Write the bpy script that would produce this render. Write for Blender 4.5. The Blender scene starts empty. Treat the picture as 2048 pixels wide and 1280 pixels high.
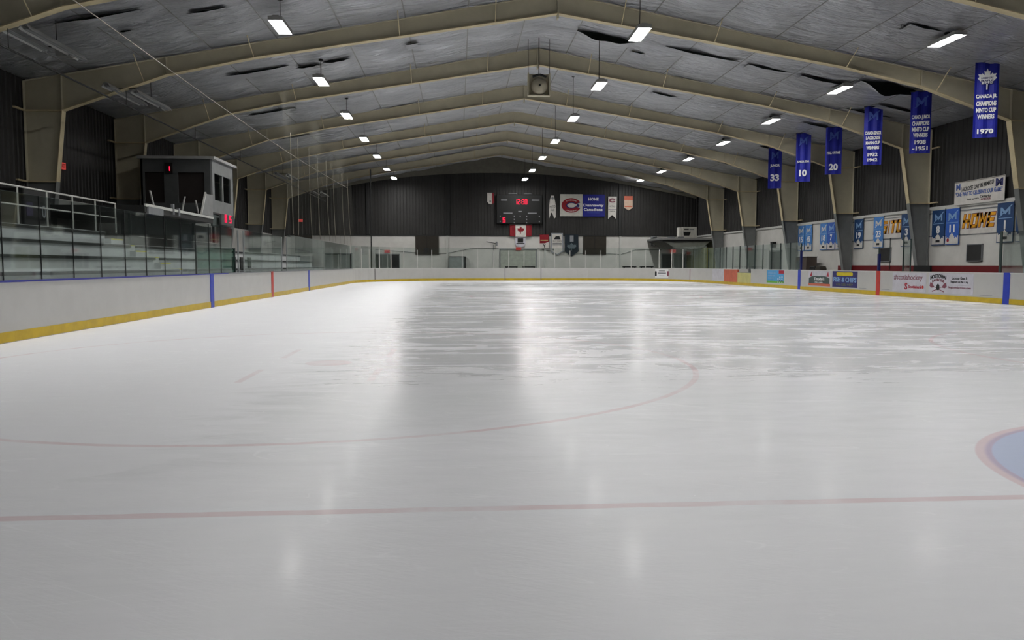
import bpy, math, random
from math import sin, cos, pi, radians, sqrt, atan2
from mathutils import Vector, Matrix
random.seed(7)
scn = bpy.context.scene
col = scn.collection

# ------------------------------------------------------------ camera, world, exposure
cam = bpy.data.cameras.new('camera')
cam.sensor_width = 36.0
cam.lens = 1557.09 / 2048 * 36.0
cam.clip_start = 0.05
cam.clip_end = 300
camo = bpy.data.objects.new('camera', cam)
col.objects.link(camo)
camo.location = (-5.05, -3.926, 1.25)
camo.rotation_euler = (pi / 2 - 0.0706, 0, -0.0691)
scn.camera = camo
w = bpy.data.worlds.new('hall_dark')
scn.world = w
w.use_nodes = True
w.node_tree.nodes['Background'].inputs[0].default_value = (0.5, 0.55, 0.6, 1)
w.node_tree.nodes['Background'].inputs[1].default_value = 0.01
scn.view_settings.view_transform = 'Standard'
scn.view_settings.look = 'None'
scn.view_settings.gamma = 1
scn.view_settings.exposure = 0.0
scn.cycles.max_bounces = 8
scn.cycles.diffuse_bounces = 5
scn.cycles.transparent_max_bounces = 24
scn.cycles.caustics_reflective = False
scn.cycles.caustics_refractive = False
LAMP = 162.0            # radiance of the lit lamp panels

# hall dimensions in metres
RX, RZ, RS = -1.2, 11.7, 0.182           # ridge and roof slope
XL, XR, YN, YF = -21.0, 18.65, -16.0, 72.1
WB = 4.1                                  # block wall height
HW, BF, CR, BH = 12.28, 58.8, 8.5, 1.0   # rink half width, far end, corner radius, board height
def roof_z(x): return RZ - RS * abs(x - RX)

# ------------------------------------------------------------ materials
def lin(c):
    return tuple(((v / 255.0) / 12.92 if v / 255.0 <= 0.04045 else ((v / 255.0 + 0.055) / 1.055) ** 2.4) for v in c)
class NT:
    def __init__(s, m): s.t = m.node_tree; s.n = s.t.nodes; s.l = s.t.links
    def math(s, op, a, b=None, c=None, clamp=False):
        n = s.n.new('ShaderNodeMath'); n.operation = op; n.use_clamp = clamp
        for i, v in enumerate((a, b, c)):
            if v is None: continue
            if isinstance(v, (int, float)): n.inputs[i].default_value = v
            else: s.l.new(v, n.inputs[i])
        return n.outputs[0]
    def mix(s, f, a, b):
        n = s.n.new('ShaderNodeMix'); n.data_type = 'RGBA'
        for i, v in ((0, f), (6, a), (7, b)):
            if isinstance(v, (int, float)): n.inputs[i].default_value = v
            elif isinstance(v, tuple): n.inputs[i].default_value = v + (1,) if len(v) == 3 else v
            else: s.l.new(v, n.inputs[i])
        return n.outputs[2]
    def noise(s, scale, detail=3, rough=.5, dist=0, vec=(1, 1, 1), off=(0, 0, 0), src=None):
        m = s.n.new('ShaderNodeMapping')
        m.inputs['Scale'].default_value = vec; m.inputs['Location'].default_value = off
        if src is None:
            src = s.n.new('ShaderNodeNewGeometry').outputs['Position']
        s.l.new(src, m.inputs[0])
        n = s.n.new('ShaderNodeTexNoise')
        n.inputs['Scale'].default_value = scale; n.inputs['Detail'].default_value = detail
        n.inputs['Roughness'].default_value = rough; n.inputs['Distortion'].default_value = dist
        s.l.new(m.outputs[0], n.inputs['Vector'])
        return n.outputs['Fac']
    def smooth(s, x, a, b):
        n = s.n.new('ShaderNodeMapRange'); n.interpolation_type = 'SMOOTHSTEP'
        s.l.new(x, n.inputs[0]); n.inputs[1].default_value = a; n.inputs[2].default_value = b
        return n.outputs[0]
    def bump(s, h, strength, dist):
        b = s.n.new('ShaderNodeBump'); b.inputs['Strength'].default_value = strength
        b.inputs['Distance'].default_value = dist; s.l.new(h, b.inputs['Height'])
        return b.outputs[0]
def mat(name, c, rough=.6, metal=0.0, spec=.3, var=.08, vs=3.0, bump=0, bs=8.0, raw=False, vec=(1, 1, 1)):
    m = bpy.data.materials.new(name); m.use_nodes = True
    t = NT(m); b = t.n['Principled BSDF']
    if not raw: c = lin(c)
    b.inputs['Roughness'].default_value = rough; b.inputs['Metallic'].default_value = metal
    b.inputs['Specular IOR Level'].default_value = spec
    nz = t.noise(vs, 4, .6, vec=vec)
    a = tuple(min(1, v * (1 - var)) for v in c); d = tuple(min(1, v * (1 + var)) for v in c)
    t.l.new(t.mix(t.smooth(nz, .3, .7), a, d), b.inputs['Base Color'])
    if bump: t.l.new(t.bump(t.noise(bs, 3), bump, .02), b.inputs['Normal'])
    return m
def emis(name, c, s):
    m = bpy.data.materials.new(name); m.use_nodes = True
    t = m.node_tree; t.nodes.clear()
    e = t.nodes.new('ShaderNodeEmission'); e.inputs[0].default_value = tuple(c) + (1,); e.inputs[1].default_value = s
    o = t.nodes.new('ShaderNodeOutputMaterial'); t.links.new(e.outputs[0], o.inputs[0])
    return m
def glassm(name, tint, refl=1.0):
    m = bpy.data.materials.new(name); m.use_nodes = True
    t = NT(m); t.n.clear()
    tr = t.n.new('ShaderNodeBsdfTransparent'); tr.inputs[0].default_value = tuple(tint) + (1,)
    gl = t.n.new('ShaderNodeBsdfGlossy'); gl.inputs['Roughness'].default_value = .03; gl.inputs[0].default_value = (.9, .95, .95, 1)
    fr = t.n.new('ShaderNodeFresnel'); fr.inputs[0].default_value = 1.45
    mx = t.n.new('ShaderNodeMixShader'); o = t.n.new('ShaderNodeOutputMaterial')
    t.l.new(t.math('MULTIPLY', fr.outputs[0], refl), mx.inputs[0])
    t.l.new(tr.outputs[0], mx.inputs[1]); t.l.new(gl.outputs[0], mx.inputs[2]); t.l.new(mx.outputs[0], o.inputs[0])
    return m

M = {}
M['frame'] = mat('frame_beige', (190, 183, 160), .5, var=.06, vs=1.5)
M['flange'] = mat('frame_beige_lit', (200, 186, 150), .5, var=.08)  # same paint as the frame, with warm bounce light off the ice painted in
M['colgrey'] = mat('column_grey', (118, 120, 119), .5, var=.06)
M['dark'] = mat('corrugated_dark', (45, 44, 43), .5, spec=.3, var=.15, vs=.7)
M['darker'] = mat('dark_steel', (38, 38, 38), .5)
M['black'] = mat('matt_black', (16, 16, 16), .5)
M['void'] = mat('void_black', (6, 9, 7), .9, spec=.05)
M['board'] = mat('board_white', (180, 179, 176), .35, spec=.4, var=.03, vs=2)
M['yellow'] = mat('kick_yellow', (188, 160, 28), .4, var=.1)
M['bluecap'] = mat('cap_blue', (45, 50, 140), .4)
M['greycap'] = mat('cap_grey', (120, 122, 125), .4)
M['blue'] = mat('line_blue', (30, 55, 165), .4)
M['red'] = mat('line_red', (178, 45, 35), .4)
M['redstrip'] = mat('strip_red', (105, 20, 25), .5)
M['white'] = mat('white_paint', (195, 195, 190), .5, var=.04)
M['grey'] = mat('grey_paint', (120, 122, 122), .5)
M['concrete'] = mat('bleacher_concrete', (182, 184, 184), .7, var=.08, vs=1.2)
M['rubber'] = mat('dark_floor', (60, 60, 60), .7)
M['nosing'] = mat('nosing_black', (20, 22, 22), .5)
M['steel'] = mat('post_aluminium', (150, 155, 155), .35, metal=.6)
M['darkpost'] = mat('post_dark', (50, 62, 60), .4, metal=.3)
M['navy'] = mat('navy', (18, 26, 80), .5)
M['yell2'] = mat('pale_yellow', (190, 185, 120), .5)
M['orange'] = mat('orange_board', (190, 95, 70), .5)
M['olive'] = mat('olive_panel', (120, 122, 70), .6)
M['brown'] = mat('brown_cloth', (50, 46, 40), .8)
M['text_white'] = mat('lettering_white', (225, 225, 225), .5, var=.01)
M['text_black'] = mat('lettering_black', (25, 25, 28), .5, var=.01)
M['text_navy'] = mat('lettering_navy', (25, 30, 90), .5, var=.01)
M['text_blue'] = mat('lettering_blue', (60, 85, 150), .5, var=.01)
M['text_red'] = mat('lettering_red', (160, 30, 50), .5, var=.01)
M['text_maroon'] = mat('lettering_maroon', (120, 60, 75), .5, var=.01)
M['gold'] = mat('lettering_gold', (215, 150, 20), .5, var=.05)
M['leafred'] = mat('flag_red', (128, 22, 32), .6)
M['flagwhite'] = mat('flag_white', (200, 196, 190), .6)
M['ban_blue'] = mat('banner_blue', (24, 31, 134), .6, var=.12, vs=2)
M['ban_navy'] = mat('banner_navy', (30, 62, 105), .6, var=.1)
M['ban_royal'] = mat('banner_royal', (45, 90, 175), .6, var=.1)
M['ban_sky'] = mat('banner_sky', (70, 125, 190), .6, var=.1)
M['logo_light'] = mat('logo_light', (125, 160, 200), .6)
M['signblue'] = mat('sign_blue', (25, 32, 125), .5)
M['signwhite'] = mat('sign_white', (190, 188, 180), .5)
M['adgrey'] = mat('ad_lilac', (190, 188, 196), .4)
M['adblue'] = mat('ad_sky', (70, 150, 200), .4)
M['adgreen'] = mat('ad_green', (90, 160, 50), .4)
M['adnavy'] = mat('ad_navy', (32, 28, 100), .4)
M['adyellow'] = mat('ad_yellow', (205, 185, 25), .4)
M['dimtext'] = mat('ad_dim', (95, 100, 75), .5)
M['dimblue'] = mat('emblem_dim_blue', (62, 82, 160), .6)
M['silver'] = mat('banner_silver', (140, 143, 148), .5)
M['teal'] = mat('pennant_teal', (25, 36, 44), .6)
M['foil'] = mat('reflector_grey', (150, 150, 148), .4, metal=.2)
M['rope'] = mat('rope', (125, 120, 108), .6)
M['glass'] = glassm('rink_glass', (.905, .935, .928), .45)
M['glass_far'] = glassm('rink_glass_far', (.91, .94, .93), .4)
M['winglass'] = glassm('booth_glass', (.8, .82, .82), .8)
M['lamp'] = emis('lamp_panel', (1.0, .99, .97), LAMP)
M['led'] = emis('led_red', (1.0, .012, .05), 2.4)
M['exit'] = emis('exit_red', (1.0, .12, .10), .38)
M['tube'] = emis('booth_tube', (1.0, .9, .75), 1.5)

# block wall: painted concrete blocks
def blockwall():
    m = bpy.data.materials.new('block_wall_white'); m.use_nodes = True
    t = NT(m); b = t.n['Principled BSDF']; b.inputs['Roughness'].default_value = .6; b.inputs['Specular IOR Level'].default_value = .2
    g = t.n.new('ShaderNodeNewGeometry'); sp = t.n.new('ShaderNodeSeparateXYZ'); t.l.new(g.outputs['Position'], sp.inputs[0])
    cb = t.n.new('ShaderNodeCombineXYZ'); t.l.new(t.math('ADD', sp.outputs[0], sp.outputs[1]), cb.inputs[0]); t.l.new(sp.outputs[2], cb.inputs[1])
    br = t.n.new('ShaderNodeTexBrick'); t.l.new(cb.outputs[0], br.inputs['Vector']); br.inputs['Scale'].default_value = 1
    br.inputs['Brick Width'].default_value = .4; br.inputs['Row Height'].default_value = .2; br.inputs['Mortar Size'].default_value = .008
    t.l.new(t.bump(br.outputs['Fac'], -.25, .01), b.inputs['Normal'])
    nz = t.noise(.8, 4, .6)
    t.l.new(t.mix(t.smooth(nz, .3, .7), lin((194, 192, 187)), lin((206, 204, 199))), b.inputs['Base Color'])
    return m
M['block'] = blockwall()

# ceiling: white faced insulation with creases across the strips
def foilceil():
    m = bpy.data.materials.new('insulation_facing'); m.use_nodes = True
    t = NT(m); b = t.n['Principled BSDF']; b.inputs['Roughness'].default_value = .3; b.inputs['Specular IOR Level'].default_value = .5
    b.inputs['Metallic'].default_value = .55
    nz = t.noise(.35, 4, .6)
    t.l.new(t.mix(t.smooth(nz, .3, .7), (.52, .53, .56), (.66, .67, .70)), b.inputs['Base Color'])
    n1 = t.noise(1.0, 3, .55, .8, vec=(.38, 2.6, 1))
    n2 = t.noise(1.0, 4, .6, .5, vec=(.9, 7.5, 1), off=(3, 1, 0))
    rg = t.math('SUBTRACT', 1.0, t.math('MULTIPLY', t.math('ABSOLUTE', t.math('SUBTRACT', n2, .5)), 3.0), clamp=True)
    h = t.math('ADD', n1, t.math('MULTIPLY', rg, .22))
    t.l.new(t.bump(h, 1.0, .75), b.inputs['Normal'])
    return m
M['ceil'] = foilceil()

def icemat():
    m = bpy.data.materials.new('rink_ice'); m.use_nodes = True
    t = NT(m); b = t.n['Principled BSDF']
    g = t.n.new('ShaderNodeNewGeometry'); sp = t.n.new('ShaderNodeSeparateXYZ'); t.l.new(g.outputs['Position'], sp.inputs[0])
    x, y = sp.outputs[0], sp.outputs[1]
    # frost: thick snow haze near the goal line and along the left side, wet clear ice in the middle zone
    n1 = t.noise(.42, 6, .66, 1.8, vec=(.7, 1.3, 1))
    n2 = t.noise(1.1, 5, .65, 2.2, vec=(.6, 1.6, 1), off=(3, 7, 0))
    rot = t.n.new('ShaderNodeMapping'); rot.inputs['Rotation'].default_value = (0, 0, .5); gp = t.n.new('ShaderNodeNewGeometry'); t.l.new(gp.outputs['Position'], rot.inputs[0])
    n4 = t.noise(1.0, 5, .7, .8, vec=(.35, 2.2, 1), off=(8, 3, 0))
    near = t.smooth(t.math('ADD', y, t.math('ADD', t.math('MULTIPLY', n2, 5), t.math('MULTIPLY', n4, 4))), 12.5, 3.5)
    left = t.smooth(t.math('ADD', x, t.math('MULTIPLY', t.math('SUBTRACT', n2, .5), 3.2)), -5.7, -7.2)
    farr = t.smooth(y, 47, 54)
    band = t.math('MULTIPLY', t.smooth(y, 33, 36), t.smooth(y, 43, 39))
    n3 = t.noise(.12, 3, .5, .6, vec=(.5, 2.0, 1), off=(11, 2, 0))
    fr = t.math('ADD', t.math('MULTIPLY', t.smooth(n1, .44, .70), .55), t.math('MULTIPLY', t.smooth(n4, .48, .68), .65))
    fr = t.math('MAXIMUM', fr, near); fr = t.math('MAXIMUM', fr, left); fr = t.math('MAXIMUM', fr, farr)
    fr = t.math('MAXIMUM', fr, t.math('MULTIPLY', band, t.smooth(n3, .40, .55)), clamp=True)
    # skate scratches: thin curved white lines
    def scr(scale, dist, vec, wd, off):
        n = t.noise(scale, 1.5, .5, dist, vec=vec, off=off)
        return t.smooth(t.math('ABSOLUTE', t.math('SUBTRACT', n, .5)), wd, wd * .25)
    s1 = scr(.35, 2.5, (.5, 1.5, 1), .006, (2, 5, 0)); s2 = scr(.8, 3.0, (.6, 1.1, 1), .006, (9, 1, 0)); s3 = scr(1.6, 1.0, (.25, 1.8, 1), .008, (4, 4, 0))
    s4 = scr(3.5, .6, (.3, 1.9, 1), .012, (1, 14, 0)); s5 = scr(3.0, 1.2, (1.5, .4, 1), .008, (21, 4, 0))
    sc = t.math('ADD', t.math('ADD', s1, s2), t.math('ADD', s3, t.math('MULTIPLY', t.math('ADD', s4, s5), .5)), clamp=True)
    brk = t.smooth(t.noise(1.3, 4, .6), .42, .6)
    sc = t.math('MULTIPLY', t.math('MULTIPLY', sc, brk), t.math('ADD', t.math('MULTIPLY', t.smooth(y, 1.0, 8.0), .85), .12))
    nb = t.noise(6, 4, .6, .5, vec=(.4, 1.6, 1))
    frost = t.mix(nb, (.79, .79, .815), (.84, .84, .86))
    clear = t.mix(nb, (.53, .545, .555), (.62, .63, .635))
    base = t.mix(fr, clear, frost)
    base = t.mix(t.math('MULTIPLY', sc, .55), base, (.93, .94, .95))
    sk = t.smooth(t.math('ABSOLUTE', t.math('SUBTRACT', t.noise(2.2, 1, .5, .8, vec=(.18, 1.8, 1), src=rot.outputs[0], off=(3, 3, 0)), .5)), .006, .001)
    sk2 = t.smooth(t.math('ABSOLUTE', t.math('SUBTRACT', t.noise(3.0, 1, .5, .6, vec=(.15, 1.5, 1), off=(13, 3, 0)), .5)), .005, .001)
    base = t.mix(t.math('MULTIPLY', t.math('MULTIPLY', t.math('ADD', sk, sk2, clamp=True), brk), .30), base, (.95, .95, .97))
    vo = t.n.new('ShaderNodeTexVoronoi'); vo.inputs['Scale'].default_value = 1.6; t.l.new(gp.outputs['Position'], vo.inputs['Vector'])
    base = t.mix(t.smooth(vo.outputs['Distance'], .010, .006), base, (.98, .98, 1.0))
    # painted markings under the ice
    def dist2(cx, cy):
        dx = t.math('SUBTRACT', x, cx); dy = t.math('SUBTRACT', y, cy)
        return t.math('SQRT', t.math('ADD', t.math('MULTIPLY', dx, dx), t.math('MULTIPLY', dy, dy)))
    def lineat(v, c, hw): return t.smooth(t.math('ABSOLUTE', t.math('SUBTRACT', v, c)), hw * 1.15, hw * .8)
    wob = t.math('MULTIPLY', t.math('SUBTRACT', t.noise(3, 3, .6), .5), .03)
    redl = lineat(t.math('ADD', y, wob), 0.0, .04)
    for cx in (-6.706, 6.706):
        for cy in (6.096, 48.0):
            d = t.math('ADD', dist2(cx, cy), wob)
            redl = t.math('MAXIMUM', redl, lineat(d, 4.572, .035 if cy < 10 else .05))
            redl = t.math('MAXIMUM', redl, t.smooth(d, .31, .27))
    d = dist2(0, 27.04); redl = t.math('MAXIMUM', redl, lineat(d, 4.572, .05))
    # hash marks beside the near left face-off spot
    for hx in (-7.4, -6.0):
        for hy, s in ((5.0, 1), (7.2, 1)):
            a = t.smooth(t.math('ABSOLUTE', t.math('SUBTRACT', x, hx)), .05, .03)
            c = t.smooth(t.math('ABSOLUTE', t.math('SUBTRACT', y, hy)), .55, .5)
            redl = t.math('MAXIMUM', redl, t.math('MULTIPLY', t.math('MULTIPLY', a, c), .6))
    dc = dist2(0, 0)
    onice = t.smooth(y, -.02, .02)
    crease = t.math('MULTIPLY', t.smooth(dc, 1.84, 1.80), onice)
    creasel = t.math('MULTIPLY', lineat(dc, 1.83, .05), onice)
    wear = t.smooth(t.noise(1.2, 4, .7, .6, vec=(1, 1, 1), off=(5, 5, 0)), .28, .62)
    redf = t.math('MULTIPLY', redl, t.math('ADD', t.math('MULTIPLY', wear, .22), .07))
    base = t.mix(t.math('MULTIPLY', crease, .52), base, (.22, .33, .62))
    base = t.mix(redf, base, (.50, .12, .14))
    base = t.mix(t.math('MULTIPLY', creasel, .28), base, (.55, .12, .16))
    bl = t.math('MAXIMUM', lineat(y, 19.6, .15), lineat(y, 34.6, .15))
    base = t.mix(t.math('MULTIPLY', bl, t.math('MULTIPLY', t.math('SUBTRACT', 1.0, fr, clamp=True), .35)), base, (.12, .16, .45))
    cl = lineat(y, 27.1, .15)
    base = t.mix(t.math('MULTIPLY', cl, t.math('MULTIPLY', t.math('SUBTRACT', 1.0, fr, clamp=True), .22)), base, (.5, .1, .1))
    t.l.new(base, b.inputs['Base Color'])
    r = t.math('ADD', t.math('MULTIPLY', fr, .19), .22)
    t.l.new(r, b.inputs['Roughness'])
    b.inputs['IOR'].default_value = 1.31; b.inputs['Coat Weight'].default_value = .03; b.inputs['Coat Roughness'].default_value = .13; b.inputs['Coat IOR'].default_value = 1.4
    b.inputs['Specular IOR Level'].default_value = .4
    g1 = t.noise(30, 2, .6, .3, vec=(.12, 1.6, 1)); 
    g2 = t.noise(26, 2, .6, .3, vec=(.10, 1.5, 1), src=rot.outputs[0])
    hb = t.math('ADD', t.math('ADD', g1, g2), t.math('ADD', t.math('MULTIPLY', n2, .8), t.noise(14, 3, .6, vec=(.5, 1.5, 1))))
    t.l.new(t.bump(hb, .10, .01), b.inputs['Normal'])
    return m
M['ice'] = icemat()
def netm():
    m = bpy.data.materials.new('net_mesh'); m.use_nodes = True
    t = NT(m); t.n.clear()
    tr = t.n.new('ShaderNodeBsdfTransparent'); df = t.n.new('ShaderNodeBsdfDiffuse'); df.inputs[0].default_value = (.30, .30, .26, 1)
    mx = t.n.new('ShaderNodeMixShader'); mx.inputs[0].default_value = .045; o = t.n.new('ShaderNodeOutputMaterial')
    t.l.new(tr.outputs[0], mx.inputs[1]); t.l.new(df.outputs[0], mx.inputs[2]); t.l.new(mx.outputs[0], o.inputs[0])
    return m
M['net'] = netm()

# ------------------------------------------------------------ builders
class B:
    def __init__(s): s.v = []; s.f = []
    def box(s, x0, x1, y0, y1, z0, z1):
        n = len(s.v)
        s.v += [(x, y, z) for z in (z0, z1) for y in (y0, y1) for x in (x0, x1)]
        s.f += [tuple(n + i for i in q) for q in ((0, 2, 3, 1), (4, 5, 7, 6), (0, 1, 5, 4), (2, 6, 7, 3), (0, 4, 6, 2), (1, 3, 7, 5))]
        return s
    def prism(s, pts, y0, y1, ax='y'):
        # polygon in the xz plane (ax 'y'), yz plane (ax 'x') or xy plane (ax 'z')
        n = len(s.v); k = len(pts)
        for d in (y0, y1):
            for a, b in pts: s.v.append({'y': (a, d, b), 'x': (d, a, b), 'z': (a, b, d)}[ax])
        s.f.append(tuple(n + i for i in range(k))); s.f.append(tuple(n + k + i for i in reversed(range(k))))
        for i in range(k):
            j = (i + 1) % k; s.f.append((n + i, n + k + i, n + k + j, n + j))
        return s
    def cyl(s, p, q, r, n=8, r2=None):
        p = Vector(p); q = Vector(q); d = (q - p).normalized(); r2 = r if r2 is None else r2
        u = d.orthogonal().normalized(); v = d.cross(u); b = len(s.v)
        for c, rr in ((p, r), (q, r2)):
            for i in range(n):
                a = 2 * pi * i / n; s.v.append(tuple(c + (u * cos(a) + v * sin(a)) * rr))
        s.f.append(tuple(b + i for i in range(n))); s.f.append(tuple(b + n + i for i in reversed(range(n))))
        for i in range(n):
            j = (i + 1) % n; s.f.append((b + i, b + n + i, b + n + j, b + j))
        return s
    def lathe(s, prof, n=24, axis='y', c=(0, 0, 0)):
        b = len(s.v)
        for r, h in prof:
            for i in range(n):
                a = 2 * pi * i / n; x, z = r * cos(a), r * sin(a)
                s.v.append((c[0] + x, c[1] + h, c[2] + z) if axis == 'y' else (c[0] + x, c[1] + z, c[2] + h))
        for k in range(len(prof) - 1):
            for i in range(n):
                j = (i + 1) % n; s.f.append((b + k * n + i, b + k * n + j, b + (k + 1) * n + j, b + (k + 1) * n + i))
        return s
    def path(s, pts, a0, a1, z0, z1):
        # wall-like sweep along xy points; a0,a1 offsets to the right-hand normal
        n = len(s.v); N = len(pts); nr = []
        for i in range(N):
            p = Vector(pts[max(0, i - 1)]); q = Vector(pts[min(N - 1, i + 1)]); d = (q - p).normalized(); nr.append(Vector((d.y, -d.x)))
        for i in range(N):
            for a, z in ((a0, z0), (a1, z0), (a1, z1), (a0, z1)):
                c = Vector(pts[i]) + nr[i] * a; s.v.append((c.x, c.y, z))
        for i in range(N - 1):
            for k in range(4):
                m = (k + 1) % 4; s.f.append((n + i * 4 + k, n + i * 4 + m, n + i * 4 + 4 + m, n + i * 4 + 4 + k))
        s.f.append((n, n + 1, n + 2, n + 3)); e = n + (N - 1) * 4; s.f.append((e + 3, e + 2, e + 1, e))
        return s
    def make(s, name, m, parent=None, smooth=False, bevel=0):
        me = bpy.data.meshes.new(name); me.from_pydata(s.v, [], s.f); me.update()
        import bmesh
        bm = bmesh.new(); bm.from_mesh(me); bmesh.ops.recalc_face_normals(bm, faces=bm.faces)
        if bevel: bmesh.ops.bevel(bm, geom=list(bm.edges), offset=bevel, segments=1, affect='EDGES')
        bm.to_mesh(me); bm.free()
        if smooth:
            for p in me.polygons: p.use_smooth = True
        me.materials.append(M[m] if isinstance(m, str) else m)
        o = bpy.data.objects.new(name, me); col.objects.link(o)
        if parent: o.parent = parent
        return o
def tag(o, label, cat, group=None, kind=None):
    o['label'] = label; o['category'] = cat
    if group: o['group'] = group
    if kind: o['kind'] = kind
    return o
def thing(name, label, cat, loc=(0, 0, 0), rz=0, group=None):
    o = bpy.data.objects.new(name, None); o.empty_display_size = .1; col.objects.link(o)
    o.location = loc; o.rotation_euler = (0, 0, rz)
    return tag(o, label, cat, group)
def struct(o, kind='structure'): o['kind'] = kind; return o
def dup(root, loc, rz=None, label=None, group=None):
    r = root.copy(); col.objects.link(r); r.location = loc
    if rz is not None: r.rotation_euler = (0, 0, rz)
    if label: r['label'] = label
    if group: r['group'] = group
    for ch in list(root.children):
        c = ch.copy(); col.objects.link(c); c.parent = r
        for gch in list(ch.children):
            d = gch.copy(); col.objects.link(d); d.parent = c
    return r
def text(s, m, parent, x0, x1, z0, z1, y, name='lettering', shear=0, ex=.004, bold=.0, fn=None):
    """lettering fitted to the box x0..x1, z0..z1 of a local upright panel, front at y"""
    cu = bpy.data.curves.new('tmp', 'FONT'); cu.body = s; cu.extrude = .01; cu.resolution_u = 3; cu.offset = bold; cu.shear = shear
    cu.align_x = 'CENTER'
    o = bpy.data.objects.new('tmp', cu); col.objects.link(o)
    dg = bpy.context.evaluated_depsgraph_get(); dg.update()
    me = bpy.data.meshes.new_from_object(o.evaluated_get(dg), depsgraph=dg)
    bpy.data.objects.remove(o); bpy.data.curves.remove(cu)
    xs = [v.co.x for v in me.vertices]; ys = [v.co.y for v in me.vertices]
    a, b, c, d = min(xs), max(xs), min(ys), max(ys)
    for v in me.vertices:
        u = (v.co.x - a) / (b - a); t = (v.co.y - c) / (d - c); dep = v.co.z / .01 * ex
        px, pz = x0 + u * (x1 - x0), z0 + t * (z1 - z0)
        if fn: px, pz = fn(px, pz)
        v.co = (px, y - ex - dep, pz)
    me.name = name; me.materials.clear(); me.materials.append(M[m] if isinstance(m, str) else m)
    q = bpy.data.objects.new(name, me); col.objects.link(q); q.parent = parent
    return q
SEG = {'0': 'abcdef', '1': 'bc', '2': 'abged', '3': 'abgcd', '4': 'fgbc', '5': 'afgcd', '6': 'afgedc', '7': 'abc', '8': 'abcdefg', '9': 'abcdfg'}
def seg(b, ch, x, z, w, h, y):
    t = w * .2
    R = {'a': (x, x + w, z + h - t, z + h), 'd': (x, x + w, z, z + t), 'g': (x, x + w, z + h / 2 - t / 2, z + h / 2 + t / 2),
         'f': (x, x + t, z + h / 2, z + h), 'e': (x, x + t, z, z + h / 2), 'b': (x + w - t, x + w, z + h / 2, z + h), 'c': (x + w - t, x + w, z, z + h / 2)}
    for k in SEG[ch]:
        x0, x1, z0, z1 = R[k]; b.box(x0, x1, y - .02, y, z0, z1)
LEAF = [(0, 1), (.14, .72), (.32, .82), (.26, .42), (.52, .62), (.58, .50), (.92, .55), (.80, .30), (.96, .16), (.55, -.18), (.60, -.38), (.08, -.30), (.06, -.85),
        (-.06, -.85), (-.08, -.30), (-.60, -.38), (-.55, -.18), (-.96, .16), (-.80, .30), (-.92, .55), (-.58, .50), (-.52, .62), (-.26, .42), (-.32, .82), (-.14, .72)]

# ============================================================ SETTING
# floor of the hall (rubber) and the ice sheet
struct(B().box(XL, XR, YN, YF, -.30, -.06).make('floor', 'rubber'))
def rink_outline(off=0, n=14, near=-3.6):
    pts = [(-HW - off, near)]
    for i in range(n + 1):
        a = pi - pi / 2 * i / n; pts.append((-HW + CR + (CR + off) * cos(a), BF - CR + (CR + off) * sin(a)))
    for i in range(n + 1):
        a = pi / 2 - pi / 2 * i / n; pts.append((HW - CR + (CR + off) * cos(a), BF - CR + (CR + off) * sin(a)))
    pts.append((HW + off, near))
    return pts
ice = B().prism(rink_outline(.06, near=-12.0), -.06, 0.0, 'z').make('ice_sheet', 'ice')
tag(ice, 'white scratched ice surface with faint red circles and goal line', 'ice rink')
walkway = struct(B().path([(HW + .25, -12), (HW + .25, BF - 3)], 0, XR - HW - .25, -.06, .0).make('floor', 'rubber'))

# ceiling: two pitched slopes of insulation strips sagging between seams, creased
def ceiling():
    xs = []
    x = -1.0 + 1.2
    seams = sorted([-1.0 + 1.2 + 2.4 * k for k in range(8)] + [-1.0 - 1.2 - 2.4 * k for k in range(9)])
    knots = [XL] + [s for s in seams if XL < s < XR] + [XR]
    for a, b in zip(knots[:-1], knots[1:]):
        for i in range(8): xs.append((a + (b - a) * i / 8, i / 8))
    xs.append((XR, 0))
    ny = int((YF - YN) / .28); ph = {}
    vs = []; fs = []
    for j in range(ny + 1):
        y = YN + (YF - YN) * j / ny
        bay = ((y - 26.39) / 7.62) % 1.0
        g = abs(bay - .5)
        for i, (x, t) in enumerate(xs):
            k = i // 8
            p = ph.setdefault(k, random.random() * 10)
            sag = .085 * sin(pi * t)
            wr = .045 * (sin(y * 5.1 + p + .6 * sin(x * 1.7 + p)) + .7 * sin(y * 8.3 + 2 * p + sin(x * 2.3))) * min(1, sin(pi * t) * 1.4)
            mid = .05 * math.exp(-(g / .03) ** 2) * -1
            vs.append((x, y, roof_z(x) - sag + wr - mid * sin(pi * t)))
    W = len(xs)
    for j in range(ny):
        for i in range(W - 1): fs.append((j * W + i, j * W + i + 1, j * W + W + i + 1, j * W + W + i))
    b = B(); b.v = vs; b.f = fs
    return b.make('ceiling', 'ceil', smooth=True)
ceil = struct(ceiling())
# solid roof deck above the insulation
for s, x0, x1 in ((-1, XL, RX), (1, RX, XR)):
    B().prism([(x0, roof_z(x0) + .12), (x1, roof_z(x1) + .12), (x1, roof_z(x1) + .3), (x0, roof_z(x0) + .3)], YN, YF).make('roof_deck', 'darker', ceil)
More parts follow.
